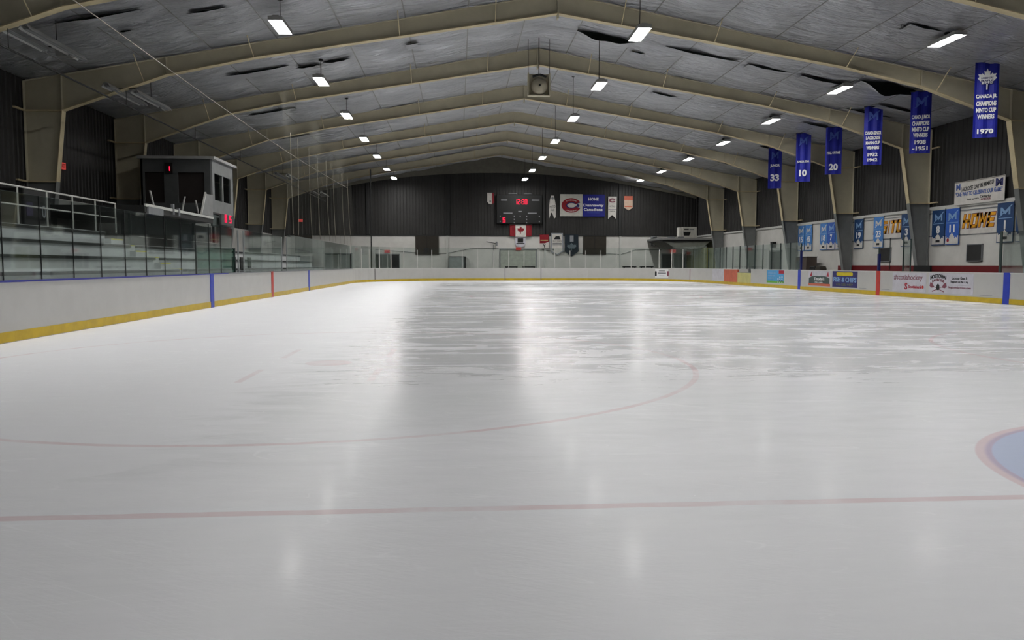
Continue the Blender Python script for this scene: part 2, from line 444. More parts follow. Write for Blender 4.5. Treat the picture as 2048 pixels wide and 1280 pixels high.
# seam tapes and torn slits hanging open in the facing
b = B()
for k in range(8):
    for sx in (-1.0 + 1.2 + 2.4 * k, -1.0 - 1.2 - 2.4 * k):
        if XL + .5 < sx < XR - .5: b.box(sx - .02, sx + .02, YN, YF, roof_z(sx) - .016, roof_z(sx) + .0)
b.make('seam_strip', 'foil', ceil)
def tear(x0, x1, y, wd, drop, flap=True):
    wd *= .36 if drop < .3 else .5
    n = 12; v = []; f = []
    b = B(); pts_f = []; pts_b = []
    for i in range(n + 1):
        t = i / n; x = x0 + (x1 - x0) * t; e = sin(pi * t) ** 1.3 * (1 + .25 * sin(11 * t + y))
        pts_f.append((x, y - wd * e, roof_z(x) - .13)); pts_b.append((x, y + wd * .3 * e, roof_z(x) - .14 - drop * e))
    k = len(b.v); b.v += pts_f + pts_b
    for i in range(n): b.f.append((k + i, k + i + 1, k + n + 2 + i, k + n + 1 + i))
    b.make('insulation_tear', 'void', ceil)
    if flap:
        b = B(); b.v = pts_b + [(p[0] * .9 + (x0 + x1) / 2 * .1, p[1] + .9, roof_z(p[0]) - .1) for p in pts_b]
        b.f = [(i, i + 1, n + 2 + i, n + 1 + i) for i in range(n)]
        b.make('insulation_flap', 'ceil', ceil, smooth=True)
for a in ((.1, 2.65, 30.15, .75, .22), (3.9, 7.2, 29.8, .22, .05), (7.6, 9.45, 29.85, .3, .05), (10.0, 12.4, 29.9, .28, .05), (12.2, 14.9, 28.9, .8, .35),
          (-14.7, -12.1, 29.95, .22, .04), (-11.9, -10.9, 30.5, .35, .05), (-10.75, -9.6, 30.35, .4, .06), (-17.4, -14.8, 21.4, .16, .03), (2.8, 3.4, 31.4, .12, .02), (-7.2, -6.7, 29.75, .1, .02),
          (10.4, 11.6, 22.3, .14, .03), (-16.1, -15.7, 23.0, .14, .02), (-13.7, -12.5, 22.35, .12, .02), (14.6, 16.6, 31.7, .2, .04), (13.6, 16.2, 33.3, .18, .04),
          (5.3, 6.6, 37.5, .2, .04), (13.5, 16, 37.4, .2, .04), (-15.8, -13.4, 37.6, .2, .03), (14.2, 16.8, 45.1, .2, .04), (-16, -14, 45.1, .2, .03), (14, 16.5, 52.8, .2, .04)):
    tear(*a)

# walls: painted block below, corrugated cladding above
def corr(x0, x1, z0, zf, axis, c, sgn):
    """corrugated sheet; profile runs along one horizontal axis"""
    b = B(); p = x0; prof = []
    while p < x1:
        prof += [(p, 0), (p + .19, 0), (p + .22, .035), (p + .27, .035)]; p += .30
    prof = [q for q in prof if q[0] <= x1] + [(x1, 0)]
    for a, d in prof:
        for z in (z0, zf(a)):
            b.v.append((c + sgn * d, a, z) if axis == 'y' else (a, c + sgn * d, z))
    n = len(prof)
    for i in range(n - 1): b.f.append((2 * i, 2 * i + 1, 2 * i + 3, 2 * i + 2))
    return b
wf = struct(B().box(XL - .2, XR + .2, YF, YF + .3, -.06, WB).make('wall_far', 'block'))
corr(XL, XR, WB, lambda x: roof_z(x) + .1, 'x', YF - .02, -1).make('cladding', 'dark', wf)
B().prism([(XL - .2, WB), (XR + .2, WB), (XR + .2, roof_z(XR)), (RX, RZ + .3), (XL - .2, roof_z(XL))], YF + .05, YF + .3).make('sheathing', 'darker', wf)
B().box(XL, XR, YF - .09, YF - .03, WB - .03, WB + .07).make('ledger', 'darker', wf)
for x in (-6.08, 3.44, 10.88): B().box(x - .09, x + .09, YF - .12, YF, 0, WB - .03).make('pilaster', 'white', wf)
b = B()
for x in (-13.66, -5.93, 3.32, 10.8): b.box(x - .12, x + .12, YF - .2, YF - .06, WB + .07, roof_z(x) - .35)
b.make('wall_post', 'darker', wf)
wr = struct(B().box(XR, XR + .3, YN, YF, -.06, 4.0).make('wall_right', 'block'))
corr(YN, YF, 4.0, lambda y: roof_z(XR) + .05, 'y', XR - .0, -1).make('cladding', 'dark', wr)
B().box(XR + .05, XR + .3, YN, YF, 4.0, 8.6).make('sheathing', 'darker', wr)
B().box(XR - .10, XR - .04, YN, YF, 3.98, 4.12).make('ledger', 'white', wr)
B().box(XR - .03, XR, YN, 43.3, 0, 1.22).make('red_band', 'redstrip', wr)
b = B(); b.box(XR - .025, XR, YN, 44, 2.64, 2.70); b.box(XR - .03, XR, YN, 44, 3.78, 3.83); b.make('conduit_line', 'greycap', wr)
wl = struct(B().box(XL - .3, XL, YN, YF, -.06, 3.9).make('wall_left', 'block'))
corr(YN, YF, 3.9, lambda y: roof_z(XL) + .05, 'y', XL + .0, 1).make('cladding', 'dark', wl)
B().box(XL - .3, XL - .05, YN, YF, 3.9, 8.6).make('sheathing', 'darker', wl)
wn = struct(B().box(XL - .2, XR + .2, YN - .3, YN, -.06, WB).make('wall_near', 'block'))
B().prism([(XL - .2, WB), (XR + .2, WB), (XR + .2, roof_z(XR)), (RX, RZ + .3), (XL - .2, roof_z(XL))], YN - .3, YN).make('cladding', 'dark', wn)

# arched dark beam against the far wall
pts = [(XL + .3, roof_z(XL + .3) - .02), (RX, RZ - .05), (XR - .3, roof_z(XR - .3) - .02)]
low = []
for i in range(25):
    x = XR - .3 - (XR - XL - .6) * i / 24; low.append((x, min(roof_z(x) - .35, 10.1 - .0062 * (x + 1.2) ** 2)))
endb = B().prism(pts + low, YF - .34, YF - .26).make('end_beam', mat('end_beam_grey', (105, 102, 92), .6))
B().path([(p[0], YF - .3) for p in low], -.1, .1, 0, .02)
tag(endb, 'grey arched beam under the roof against the far end wall', 'roof beam')

# windows, doors and wall openings of the setting
def win(name, x, z, wd, h, face, parts=True, m='darker', frame='grey'):
    pass

# ============================================================ STEEL FRAMES
LOWR = [(RX, 10.80), (10.0, 9.02), (13.3, 8.30), (17.07, 7.03), (18.25, 0.0)]
LOWL = [(RX, 10.80), (-12.6, 8.95), (-15.8, 8.27), (-19.57, 6.92), (-20.38, 0.0)]
XO = {1: 18.56, -1: -20.92}
def offs(a, b, d):
    v = Vector((b[0] - a[0], b[1] - a[1])).normalized(); return Vector((-v.y, v.x)) * d
def flange(b, pts, th, y0, y1):
    for a, c in zip(pts[:-1], pts[1:]):
        o = offs(a, c, th)
        b.prism([a, c, (c[0] + o.x, c[1] + o.y), (a[0] + o.x, a[1] + o.y)], y0, y1)
def frame_thing(label):
    t = thing('roof_arch', label, 'roof arch', (0, 0, 0), 0)
    SPL = 4.33
    # rafter web: between roof line and lower chord
    up = [(LOWL[3][0] - .02, roof_z(LOWL[3][0]) - .12), (RX, RZ - .12), (LOWR[3][0] + .02, roof_z(LOWR[3][0]) - .12)]
    b = B().prism(up + [LOWR[3], LOWR[2], LOWR[1], LOWR[0], LOWL[1], LOWL[2], LOWL[3]], -.008, .008)
    b.make('rafter_web', 'frame', t)
    b = B(); flange(b, [LOWR[0], LOWR[1], LOWR[2], LOWR[3]], .03, -.14, .14); flange(b, [LOWL[0], LOWL[1], LOWL[2], LOWL[3]], -.03, -.14, .14)
    b.make('lower_flange', 'flange', t)
    b = B()
    for sgn, xe in ((1, 18.56), (-1, -20.92)):
        a = (RX, RZ - .12); c = (xe, roof_z(xe) - .12); o = offs(a, c, -.02 * sgn)
        b.prism([a, c, (c[0] + o.x, c[1] + o.y), (a[0] + o.x, a[1] + o.y)], -.12, .12)
    b.make('upper_flange', 'frame', t)
    for sgn, L in ((1, LOWR), (-1, LOWL)):
        k, f = L[3], L[4]; xo = XO[sgn]
        xs = k[0] + (f[0] - k[0]) * (k[1] - SPL) / k[1]
        B().prism([(k[0], roof_z(k[0]) - .12), (xo, roof_z(xo) - .12), (xo, SPL), (xs, SPL), k], -.008, .008).make('column', 'frame', t)
        b = B(); flange(b, [k, (xs, SPL)], .025 * sgn * -1, -.14, .14); b.make('inner_flange', 'flange', t)
        b = B().box(xo - (.02 if sgn > 0 else 0), xo + (.02 if sgn < 0 else 0), -.14, .14, SPL, roof_z(xo) - .15); b.make('outer_flange', 'frame', t)
        b = B().prism([(xs, SPL), (xo, SPL), (xo, 0), f], -.008, .008)
        flange(b, [(xs, SPL), f], .025 * sgn * -1, -.14, .14)
        b.box(xo - (.02 if sgn > 0 else 0), xo + (.02 if sgn < 0 else 0), -.14, .14, 0, SPL)
        b.make('column_base', 'colgrey', t)
        for zz, xi in ((k[1], k[0]), (SPL, xs)):
            e = xo + .0 * sgn
            B().box(min(xi, e), max(xi, e), -.13, .13, zz - .025, zz + .025).make('stiffener', 'flange', t)
            # girt running a little along the wall
        for zz in (k[1], SPL): B().box(xo - .05, xo + .05, -.75, .1, zz - .03, zz + .03).make('girt', 'flange', t)
        B().box(k[0] - .01, k[0] + .01, -.13, .13, k[1] + .01, roof_z(k[0]) - .14).make('stiffener', 'frame', t)
    B().box(RX - .03, RX + .03, -.13, .13, 10.62, RZ - .14).make('splice_plate', 'frame', t)
    for xx in (-15.8, 13.3):
        zl = 8.27 if xx < 0 else 8.30
        B().box(xx - .02, xx + .02, -.13, .13, zl + .01, roof_z(xx) - .14).make('splice_plate', 'frame', t)
    def zlow(x):
        L = LOWR if x > RX else LOWL
        for (a, za), (c, zc) in zip(L[:-1], L[1:]):
            if min(a, c) <= x <= max(a, c) and a != c: return za + (zc - za) * (x - a) / (c - a)
    for xx in (-3.6, 1.25, -7.2, 4.9, -12.6, 10.2, -16.6, 13.9):
        B().cyl((xx, -.13, zlow(xx) + .03), (xx, -1.0, roof_z(xx) - .12), .018, 6).make('brace', 'flange', t)
    return t
ORD = ['nearest', 'second', 'third', 'fourth', 'fifth', 'sixth', 'seventh']
fr0 = frame_thing('x')
for k in range(7):
    loc = (0, 18.77 + 7.62 * k, 0)
    lab = ['beige steel roof frame nearest the camera, cut by the top picture corners',
           'large beige steel frame spanning the top of the picture, second from the camera',
           'beige steel frame just behind the hanging ventilation dome, third from the camera',
           'beige steel frame fourth from the camera, number-ten banner at its right column',
           'beige steel frame fifth from the camera, third before the far wall',
           'beige steel frame sixth from the camera, last but one before the far wall',
           'farthest beige steel frame, its right column beside the corner canopy'][k]
    if k == 0: fr0.location = loc; fr0['label'] = lab
    else: dup(fr0, loc, 0, lab)

# ============================================================ LIGHTS
def lamp(label, rod, skirt=.08):
    t = thing('high_bay_light', label, 'ceiling light')
    # origin at panel height; long side along the hall
    L, W = .76, .215
    b = B(); b.box(-W, W, -L, L, .03, .07)
    if skirt:
        for a in ((-W - .01, -W, -L, L), (W, W + .01, -L, L), (-W, W, -L - .01, -L), (-W, W, L, L + .01)): b.box(*a, -skirt + .02, .07)
    b.prism([(-W * .8, .07), (W * .8, .07), (W * .4, .13), (-W * .4, .13)], -L * .9, L * .9)
    b.make('housing', 'foil', t)
    B().box(-W + .005, W - .005, -L + .01, L - .01, .005, .028).make('lamp_panel', 'lamp', t)
    b = B().cyl((0, 0, .12), (0, 0, .12 + rod), .013, 6); b.cyl((0, 0, .1 + rod - .03), (0, 0, .13 + rod), .09, 10); b.make('hanger_rod', 'darker', t)
    return t
ROWS = (('left', -10.8), ('middle', 1.1), ('right', 11.9))
for rn, x in ROWS:
    rod = roof_z(x) - 9.05 - .16
    proto = None; open_ = None
    for k in range(-2 if rn == 'left' else -3, 7):
        y = 22.58 + 7.62 * k if k < 6 else 67.8
        if k < 0:
            lab = 'rectangular hanging light of the %s row above the camera, %s one, out of view' % (rn, ('nearest', 'middle', 'farthest')[k + 3])
            g = 'lights of the %s row' % rn
        else:
            lab = 'lit rectangular hanging light, %s visible one of the %s row' % (ORD[k] if k < 6 else 'last and farthest', rn); g = 'lights of the %s row' % rn
        if proto is None: o = proto = lamp(lab, rod); o.location = (x, y, 9.05)
        elif k == 6: o = lamp(lab, rod, 0); o.location = (x, y, 9.05)
        else: o = dup(proto, (x, y, 9.05), 0, lab)
        if g: o['group'] = g

# unlit radiant heaters above the bleachers
def heater(label):
    t = thing('radiant_heater', label, 'heater', (0, 0, 0))
    for s, oy in ((-1, -.5), (1, .5)):
        b = B(); cx = s * .30
        b.prism([(cx - .16, .02), (cx - .06, .17), (cx + .06, .17), (cx + .16, .02), (cx + .15, .01), (cx + .05, .155), (cx - .05, .155), (cx - .15, .01)], -1.7 + oy, 1.7 + oy)
        b.make('reflector', 'foil', t)
        B().cyl((cx, -1.65 + oy, .05), (cx, 1.65 + oy, .05), .045, 10).make('burner_tube', 'grey', t)
    B().box(-.22, .22, 1.55, 1.8, .0, .22).make('burner_box', 'foil', t)
    for yy in (-1.2, 1.2): B().cyl((0, yy, .17), (0, yy, .17 + .95), .012, 6).make('hanger_rod', 'darker', t)
    B().box(-.34, .34, -1.22, -1.18, .165, .185).box(-.34, .34, 1.18, 1.22, .165, .185).make('cross_bar', 'darker', t)
    return t
h0 = heater('unlit grey radiant heater, nearest of the row above the bleachers')
h0.location = (-17.3, 20.2, 7.75)
dup(h0, (-17.3, 27.6, 7.6), 0, 'unlit radiant heater with pale reflectors hanging before the second left column')
dup(h0, (-17.3, 53.6, 7.5), 0, 'unlit radiant heater above the far bleachers, beyond the press box')
dup(h0, (-17.3, 67.2, 7.5), 0, 'farthest unlit radiant heater, near the left end of the far wall')
pp = thing('gas_pipe', 'long thin dark pipe running under the roof frames above the left bleachers', 'pipe', (-17.3, 8, 7.15))
B().cyl((0, 0, 0), (0, 62, 0), .03, 8).make('pipe', 'darker', pp)
for k in range(7): B().cyl((0, 18.77 + 7.62 * k - 8, .02), (0, 18.77 + 7.62 * k - 8, .55), .012, 6).make('hanger', 'darker', pp)

# ventilation dome hanging under the ridge
t = thing('ventilation_dome', 'round beige dome with dark centre on a square plate, hanging from the ridge', 'ceiling fan', (-1.3, 32.5, 9.02))
b = B(); b.box(-.5, .5, .02, .05, 0, 1.0); b.box(-.52, -.46, -.25, .05, 0, 1.0); b.box(.46, .52, -.25, .05, 0, 1.0); b.box(-.5, .5, -.25, .05, -.02, .02)
b.make('housing', 'frame', t)
B().lathe([(.03, -.40), (.16, -.385), (.28, -.33), (.36, -.22), (.38, -.08), (.34, 0)], 28, 'y', (.02, 0, .42)).make('dome', mat('dome_beige', (176, 168, 148), .5), t, smooth=True)
B().lathe([(.0, -.43), (.045, -.42), (.05, -.385)], 14, 'y', (.02, 0, .42)).make('centre_cap', 'black', t)
B().cyl((-.3, -.2, .84), (.02, -.2, .94), .05, 8).cyl((.34, -.2, .84), (.02, -.2, .94), .05, 8).make('bracket', 'darker', t)
for xx in (-.49, .49): B().cyl((xx, -.1, 1.0), (xx, -.1, 2.55), .012, 6).make('hanger', 'darker', t)
t2 = B(); t2.cyl((0, -.15, .94), (0, -.15, 2.6), .02, 6); t2.make('drop_cable', 'darker', t)

# ============================================================ RINK BOARDS
full = rink_outline(0, 16, 4.0)
# split the outline: left straight, far end with corners, right straight
YL = BF - CR
def arc(x0, a0, a1, n=16):
    return [(x0 + CR * cos(a0 + (a1 - a0) * i / n), YL + CR * sin(a0 + (a1 - a0) * i / n)) for i in range(n + 1)]
farpath = arc(-HW + CR, pi, pi / 2) + arc(HW - CR, pi / 2, 0)
bl = thing('rink_boards', 'white rink boards along the left side with yellow kick strip', 'rink boards', (0, 0, 0))
B().path([(-HW, 2.0), (-HW, YL)], -.10, 0, 0.0, BH - .03).make('board_panel', 'board', bl)
B().path([(-HW, 2.0), (-HW, YL)], -.12, .012, .012, .175).make('kick_strip', 'yellow', bl)
B().path([(-HW, 2.0), (-HW, 21.2)], -.13, .015, BH - .03, BH).make('cap_rail', 'bluecap', bl)
B().path([(-HW, 21.2), (-HW, YL)], -.13, .015, BH - .03, BH).make('cap_rail', 'greycap', bl)
for yy, m in ((19.55, 'blue'), (27.04, 'red'), (34.55, 'blue')): B().box(-HW - .06, -HW + .018, yy - .15, yy + .15, 0.0, BH + .004).make('line_marking', m, bl)
be = thing('rink_boards', 'white curved rink boards across the far end of the ice', 'rink boards', (0, 0, 0))
B().path(farpath, -.10, 0, 0.0, BH - .03).make('board_panel', 'board', be)
B().path(farpath, -.12, .012, .012, .175).make('kick_strip', 'yellow', be)
B().path(farpath, -.13, .015, BH - .03, BH).make('cap_rail', 'white', be)
for xx, m in ((-11.2, 'darker'), (12.0, 'text_maroon'), (-1.27, 'greycap'), (1.64, 'greycap')):
    # seams, standing on the curve where the far end turns
    if abs(xx) > HW - CR:
        s = 1 if xx > 0 else -1; cx = s * (HW - CR); a = math.acos((xx - cx) / CR) ; yy = YL + CR * sin(a)
    else: a = pi / 2; yy = BF
    o = B().box(-.03, .03, -.014, .012, 0, BH).make('board_seam', m, be); o.location = (xx, yy, 0); o.rotation_euler = (0, 0, a - pi / 2)
brd = thing('rink_boards', 'white rink boards along the right side carrying the advertisements', 'rink boards', (0, 0, 0))
for y0, y1, m, top, nm in ((2.0, 41.24, 'board', BH, 'board_panel'), (41.24, 43.48, 'yell2', .80, 'gate'), (43.48, 45.95, 'orange', BH, 'gate'), (45.95, 48.25, 'adgrey', BH, 'gate'), (48.25, YL, 'board', BH, 'board_panel')):
    B().box(HW, HW + .10, y0, y1, 0, top - .03).make(nm, m, brd)
    B().box(HW - .015, HW + .13, y0, y1, top - .03, top).make('cap_rail', 'white' if top == BH else 'greycap', brd)
B().box(HW - .012, HW + .12, 2.0, YL, .012, .175).make('kick_strip', 'yellow', brd)
for yy, m in ((19.6, 'blue'), (27.17, 'red'), (34.65, 'blue')): B().box(HW - .018, HW + .06, yy - .14, yy + .14, 0, BH + .004).make('line_marking', m, brd)
b = B()
for yy in (20.55, 22.0, 28.4, 26.6): b.box(HW - .003, HW, yy - .3, yy + .3, .245, .26)
b.make('scuff_mark', 'greycap', brd)

# ------------------------------------------------------------ rink glass
def screen(label, cat='rink glass'): return thing('rink_glass', label, cat, (0, 0, 0))
def run(root, name, proto, spots):
    for i, (x, y, a) in enumerate(spots):
        o = proto if i == 0 else proto.copy()
        if i: col.objects.link(o)
        o.parent = root; o.location = (x, y, BH); o.rotation_euler = (0, 0, a)
def pane(wd, h, m): return B().box(-wd / 2, wd / 2, -.006, .006, 0, h).make('pane', m)
def post(h, r, m): return B().box(-r, r, -.02, .02, 0, h).make('post', m)
def along(path, step, off, s0=0):
    res = []; acc = -s0
    for a, c in zip(path[:-1], path[1:]):
        a = Vector(a); c = Vector(c); L = (c - a).length; d = (c - a) / max(L, 1e-9); nn = Vector((d.y, -d.x))
        while L > 0 and acc <= L:
            if acc >= 0: q = a + d * acc + nn * off; res.append((q.x, q.y, atan2(d.y, d.x)))
            acc += step
        acc -= L
    return res
LXG = -HW - .06
ys = [y for y in [9.14 - 1.16 * 3 + 1.16 * i for i in range(15)] if y < 21.8]
g = screen('seamless clear rink glass on the blue-capped left boards, before the near bleachers')
run(g, 'pane', pane(1.145, 1.45, 'glass'), [(LXG, y + .58, pi / 2) for y in ys])
run(g, 'joint', B().box(-.006, .006, -.008, .008, 0, 1.45).make('joint', 'nosing'), [(LXG, y, pi / 2) for y in ys])
g = screen('tall teal glass with pale posts at the timekeeper bench on the left boards')
run(g, 'post', post(1.4, .035, 'steel'), [(LXG, y, pi / 2) for y in (22.62, 23.3, 29.05, 30.0)])
run(g, 'pane', pane(1.12, 1.42, 'glass'), [(LXG, 23.92 + 1.13 * i, pi / 2) for i in range(5)])
g = screen('clear rink glass on the far half of the left boards, under the draped netting')
n = int((YL - 30.1) / 1.22)
run(g, 'pane', pane(1.21, 1.55, 'glass'), [(LXG, 30.7 + 1.22 * i, pi / 2) for i in range(n)])
pth = arc(-HW + CR, pi, pi / 2, 60) + arc(HW - CR, pi / 2, 0, 60)
g = screen('clear rink glass with slim white posts standing on the curved far end boards')
run(g, 'pane', pane(1.22, 1.60, 'glass_far'), along(pth, 1.243, -.06, -.62))
run(g, 'post', post(1.42, .022, 'white'), [q for q in along(pth, 1.243, -.045, 0) if -12.2 < q[0] < 12.0 and not (-6.5 < q[0] < -5.5)])
g = screen('teal rink glass with dark posts on the far half of the right boards')
run(g, 'pane', pane(1.20, 1.40, 'glass'), [(HW + .06, 35.35 + 1.22 * i, pi / 2) for i in range(12)])
run(g, 'post', post(1.42, .022, 'darkpost'), [(HW + .06, 35.96 + 1.22 * i, pi / 2) for i in range(12)])
g = screen('rink glass at the right picture edge with a thick dark post, before banner number 1')
run(g, 'pane', pane(1.20, 1.30, 'glass'), [(HW + .06, 19.32 - 1.22 * i, pi / 2) for i in range(3)])
run(g, 'post', post(1.32, .05, 'darkpost'), [(HW + .06, 20.02, pi / 2)])
# teal screen and bench of the penalty box behind the left boards
t = thing('penalty_box', 'teal glass screen in a dark frame behind the left boards, left of the pale posts', 'penalty box', (-13.3, 0, 0))
B().box(-.008, .008, 21.4, 25.6, .95, 1.85).make('pane', glassm('penalty_glass', (.52, .70, .63), .3), t)
b = B(); b.box(-.03, .03, 21.36, 21.42, .0, 1.88); b.box(-.03, .03, 25.58, 25.64, 0, 1.88); b.box(-.03, .03, 21.36, 25.64, 1.83, 1.88); b.box(-.03, .03, 21.36, 25.64, .93, .97)
b.make('screen_frame', 'darkpost', t)
B().box(-.02, .02, 21.4, 25.6, .1, .93).make('lower_panel', 'white', t)
t = thing('timekeeper_desk', 'grey desk with dark seat backs behind the tall teal glass on the left', 'desk', (-12.85, 26.4, 0))
B().box(-.25, .25, -1.2, 2.4, .98, 1.04).make('desk_top', 'greycap', t); B().box(-.22, .22, -1.2, -1.1, 0, .98).box(-.22, .22, 2.3, 2.4, 0, .98).make('desk_leg', 'darkpost', t)
for yy in (-.6, .5, 1.6): B().box(-.62, -.57, yy, yy + .45, 1.1, 1.55).box(-.61, -.58, yy + .2, yy + .25, 0, 1.1).make('seat_back', 'darker', t)
def bpost(y, h, label):
    t = thing('bench_gate_pole', label, 'pole', (HW + .08, y, BH))
    B().box(-.045, .045, -.05, .05, 0, h * .72).make('navy_sleeve', 'navy', t)
    B().box(-.025, .025, -.025, .025, h * .72, h).make('post_top', 'darkpost', t)
bpost(34.67, 1.35, 'navy sleeved post above the far blue line on the right boards')
bpost(27.31, .98, 'navy sleeved post above the red centre line on the right boards')
t = thing('bench_shield', 'narrow glass shield between two dark posts, beside the number three banner', 'glass shield', (HW + .08, 25.3, BH))
B().box(-.02, .02, .23, .27, 0, 1.42).make('post', 'darkpost', t); B().box(-.02, .02, -.27, -.23, 0, 1.25).make('post', 'darkpost', t)
B().box(-.006, .006, -.23, .23, 0, 1.2).make('pane', 'glass', t)
t = tag(B().cyl((XR - .06, 37.4, 1.0), (XR - .06, 37.4, 2.72), .02, 8).make('wall_conduit', 'darkpost'), 'thin vertical green conduit on the right wall beside the dark wall hatch', 'pipe')

# ============================================================ ADVERTISEMENTS ON THE RIGHT BOARDS  (local x runs towards the camera)
def ad(yl, yr, z0, z1, m, label):
    t = thing('board_advertisement', label, 'advertisement', (HW - .001, yl, 0), -pi / 2)
    W = yl - yr
    B().box(0, W, -.004, 0, z0, z1).make('panel', m, t)
    return t, W
t, W = ad(23.70, 21.20, .235, .955, 'adgrey', 'pale advertisement reading HOGTOWN LACROSSE with crossed sticks')
def archf(cx, cz, k):
    return lambda x, z: (x, z - k * (x - cx) ** 2)
text('HOGTOWN', 'text_black', t, .10, 1.02, .78, .92, -.004, fn=archf(.56, 0, .32), bold=.03)
text('LACROSSE', 'text_maroon', t, .22, .92, .66, .76, -.004, fn=archf(.57, 0, .45), bold=.02)
b = B()
for s in (-1, 1):
    b.prism([(.57 + s * .46, .62), (.57 + s * .50, .48), (.57 + s * .40, .42), (.57 + s * .22, .44), (.57 + s * .34, .58)][::s], -.01, -.004)
    b.prism([(.57 + s * .24, .46), (.57 + s * .20, .44), (.57 - s * .34, .27), (.57 - s * .36, .30)][::s], -.009, -.004)
b.make('crossed_sticks', 'text_maroon', t)
B().prism([(.48, .42), (.52, .34), (.62, .34), (.66, .42), (.64, .52), (.57, .58), (.50, .52)], -.014, -.004).make('helmet', 'text_black', t)
text('Lacrosse Gear &', 'text_black', t, 1.34, 2.18, .74, .84, -.004)
text('Support in the City', 'text_black', t, 1.28, 2.24, .60, .70, -.004)
text('hogtownlacrosse.com', 'text_maroon', t, 1.18, 2.38, .40, .50, -.004)
B().box(1.25, 2.3, -.006, -.004, .535, .54).make('rule', 'greycap', t)
t, W = ad(26.10, 23.86, .225, .955, 'adgrey', 'pale advertisement reading #scotiahockey in dark red')
text('#scotiahockey', 'text_maroon', t, .10, 2.0, .62, .88, -.004)
text('Scotiabank', 'text_red', t, 1.12, 1.98, .36, .48, -.004, bold=.02)
b = B(); b.v = []
text('S', 'text_red', t, .86, 1.04, .30, .56, -.004, name='emblem', bold=.03)
B().lathe([(.0, -.01), (.06, -.01), (.06, -.004)], 14, 'y', (2.04, 0, .42)).make('dot', 'red', t)
t, W = ad(31.12, 28.85, .245, .965, 'adnavy', 'navy advertisement reading FISH & CHIPS with yellow pill on top')
B().prism([(.38, .80), (.44, .76), (1.80, .76), (1.86, .80), (1.86, .88), (1.80, .92), (.44, .92), (.38, .88)], -.008, -.004).make('pill', 'adyellow', t)
text('FISH & CHIPS', 'logo_light', t, .10, 2.18, .48, .70, -.004, bold=.03)
text('416-255-4477', 'dimtext', t, .36, 1.90, .31, .42, -.004, bold=.02)
t, W = ad(33.60, 31.32, .24, .965, 'adgrey', 'advertisement with dark green badge, red roof peaks and red footer')
B().box(.02, W - .02, -.007, -.004, .245, .36).make('footer', 'orange', t)
B().prism([(.05, .36), (.05, .62), (.5, .72), (1.75, .72), (2.2, .62), (2.2, .36)], -.008, -.004).make('badge', mat('ad_dark_green', (58, 74, 72), .5), t)
for x0 in (.16, 1.88): B().prism([(x0, .70), (x0 + .26, .70), (x0 + .17, .94)], -.011, -.004).make('roof_peak', 'text_red', t)
text("Timothy's", 'text_white', t, .62, 1.68, .46, .66, -.008, bold=.02)
text('PUB & GRILL', 'text_white', t, .72, 1.56, .385, .44, -.008)
t, W = ad(38.82, 36.53, .265, 1.0 - .035, 'adblue', 'sky blue advertisement with green grass and a red tag in its corner')
B().box(0, W, -.007, -.004, .265, .38).make('grass', 'adgreen', t)
B().box(1.62, W, -.009, -.004, .78, .955).make('tag', 'text_red', t)
b = B()
for k, (z, w1) in enumerate(((.80, 1.1), (.66, 1.0), (.52, .8))): b.box(.14, .14 + w1, -.007, -.004, z - .02, z + .03)
b.make('lettering', 'logo_light', t)
b = B()
for x0, h in ((1.5, .22), (1.74, .34), (2.02, .38)):
    b.box(x0, x0 + .1, -.012, -.004, .30, .30 + h * .55); b.lathe([(0, -.012), (.06, -.012), (.06, -.004)], 8, 'y', (x0 + .05, 0, .33 + h * .72))
b.make('figure', 'text_white', t)
b = B()
for x0, h in ((1.5, .22), (1.74, .34), (2.02, .38)): b.box(x0 - .02, x0 + .12, -.014, -.012, .34, .36 + h * .2)
b.make('figure_trim', 'text_black', t)
# oval ad on the far right corner
a = radians(38); cx, cy = HW - CR, YL
t = thing('board_advertisement', 'small white advertisement with dark emblems on the far right corner boards', 'advertisement', (cx + (CR - .02) * cos(radians(36)), cy + (CR - .02) * sin(radians(36)), 0), radians(36) - pi / 2)
B().box(-.75, .75, -.012, -.004, .28, .94).make('panel', 'text_white', t)
B().prism([(-.68, .40), (-.5, .40), (-.5, .70), (-.59, .82), (-.68, .70)], -.018, -.012).make('emblem', 'text_black', t)
B().prism([(.52, .45), (.6, .38), (.68, .45), (.68, .72), (.6, .8), (.52, .72)], -.018, -.012).make('emblem', 'text_maroon', t)
b = B(); b.box(-.3, .3, -.016, -.012, .76, .82); b.box(-.4, .4, -.016, -.012, .58, .66); b.box(-.25, .25, -.016, -.012, .40, .44); b.make('lettering', 'greycap', t)

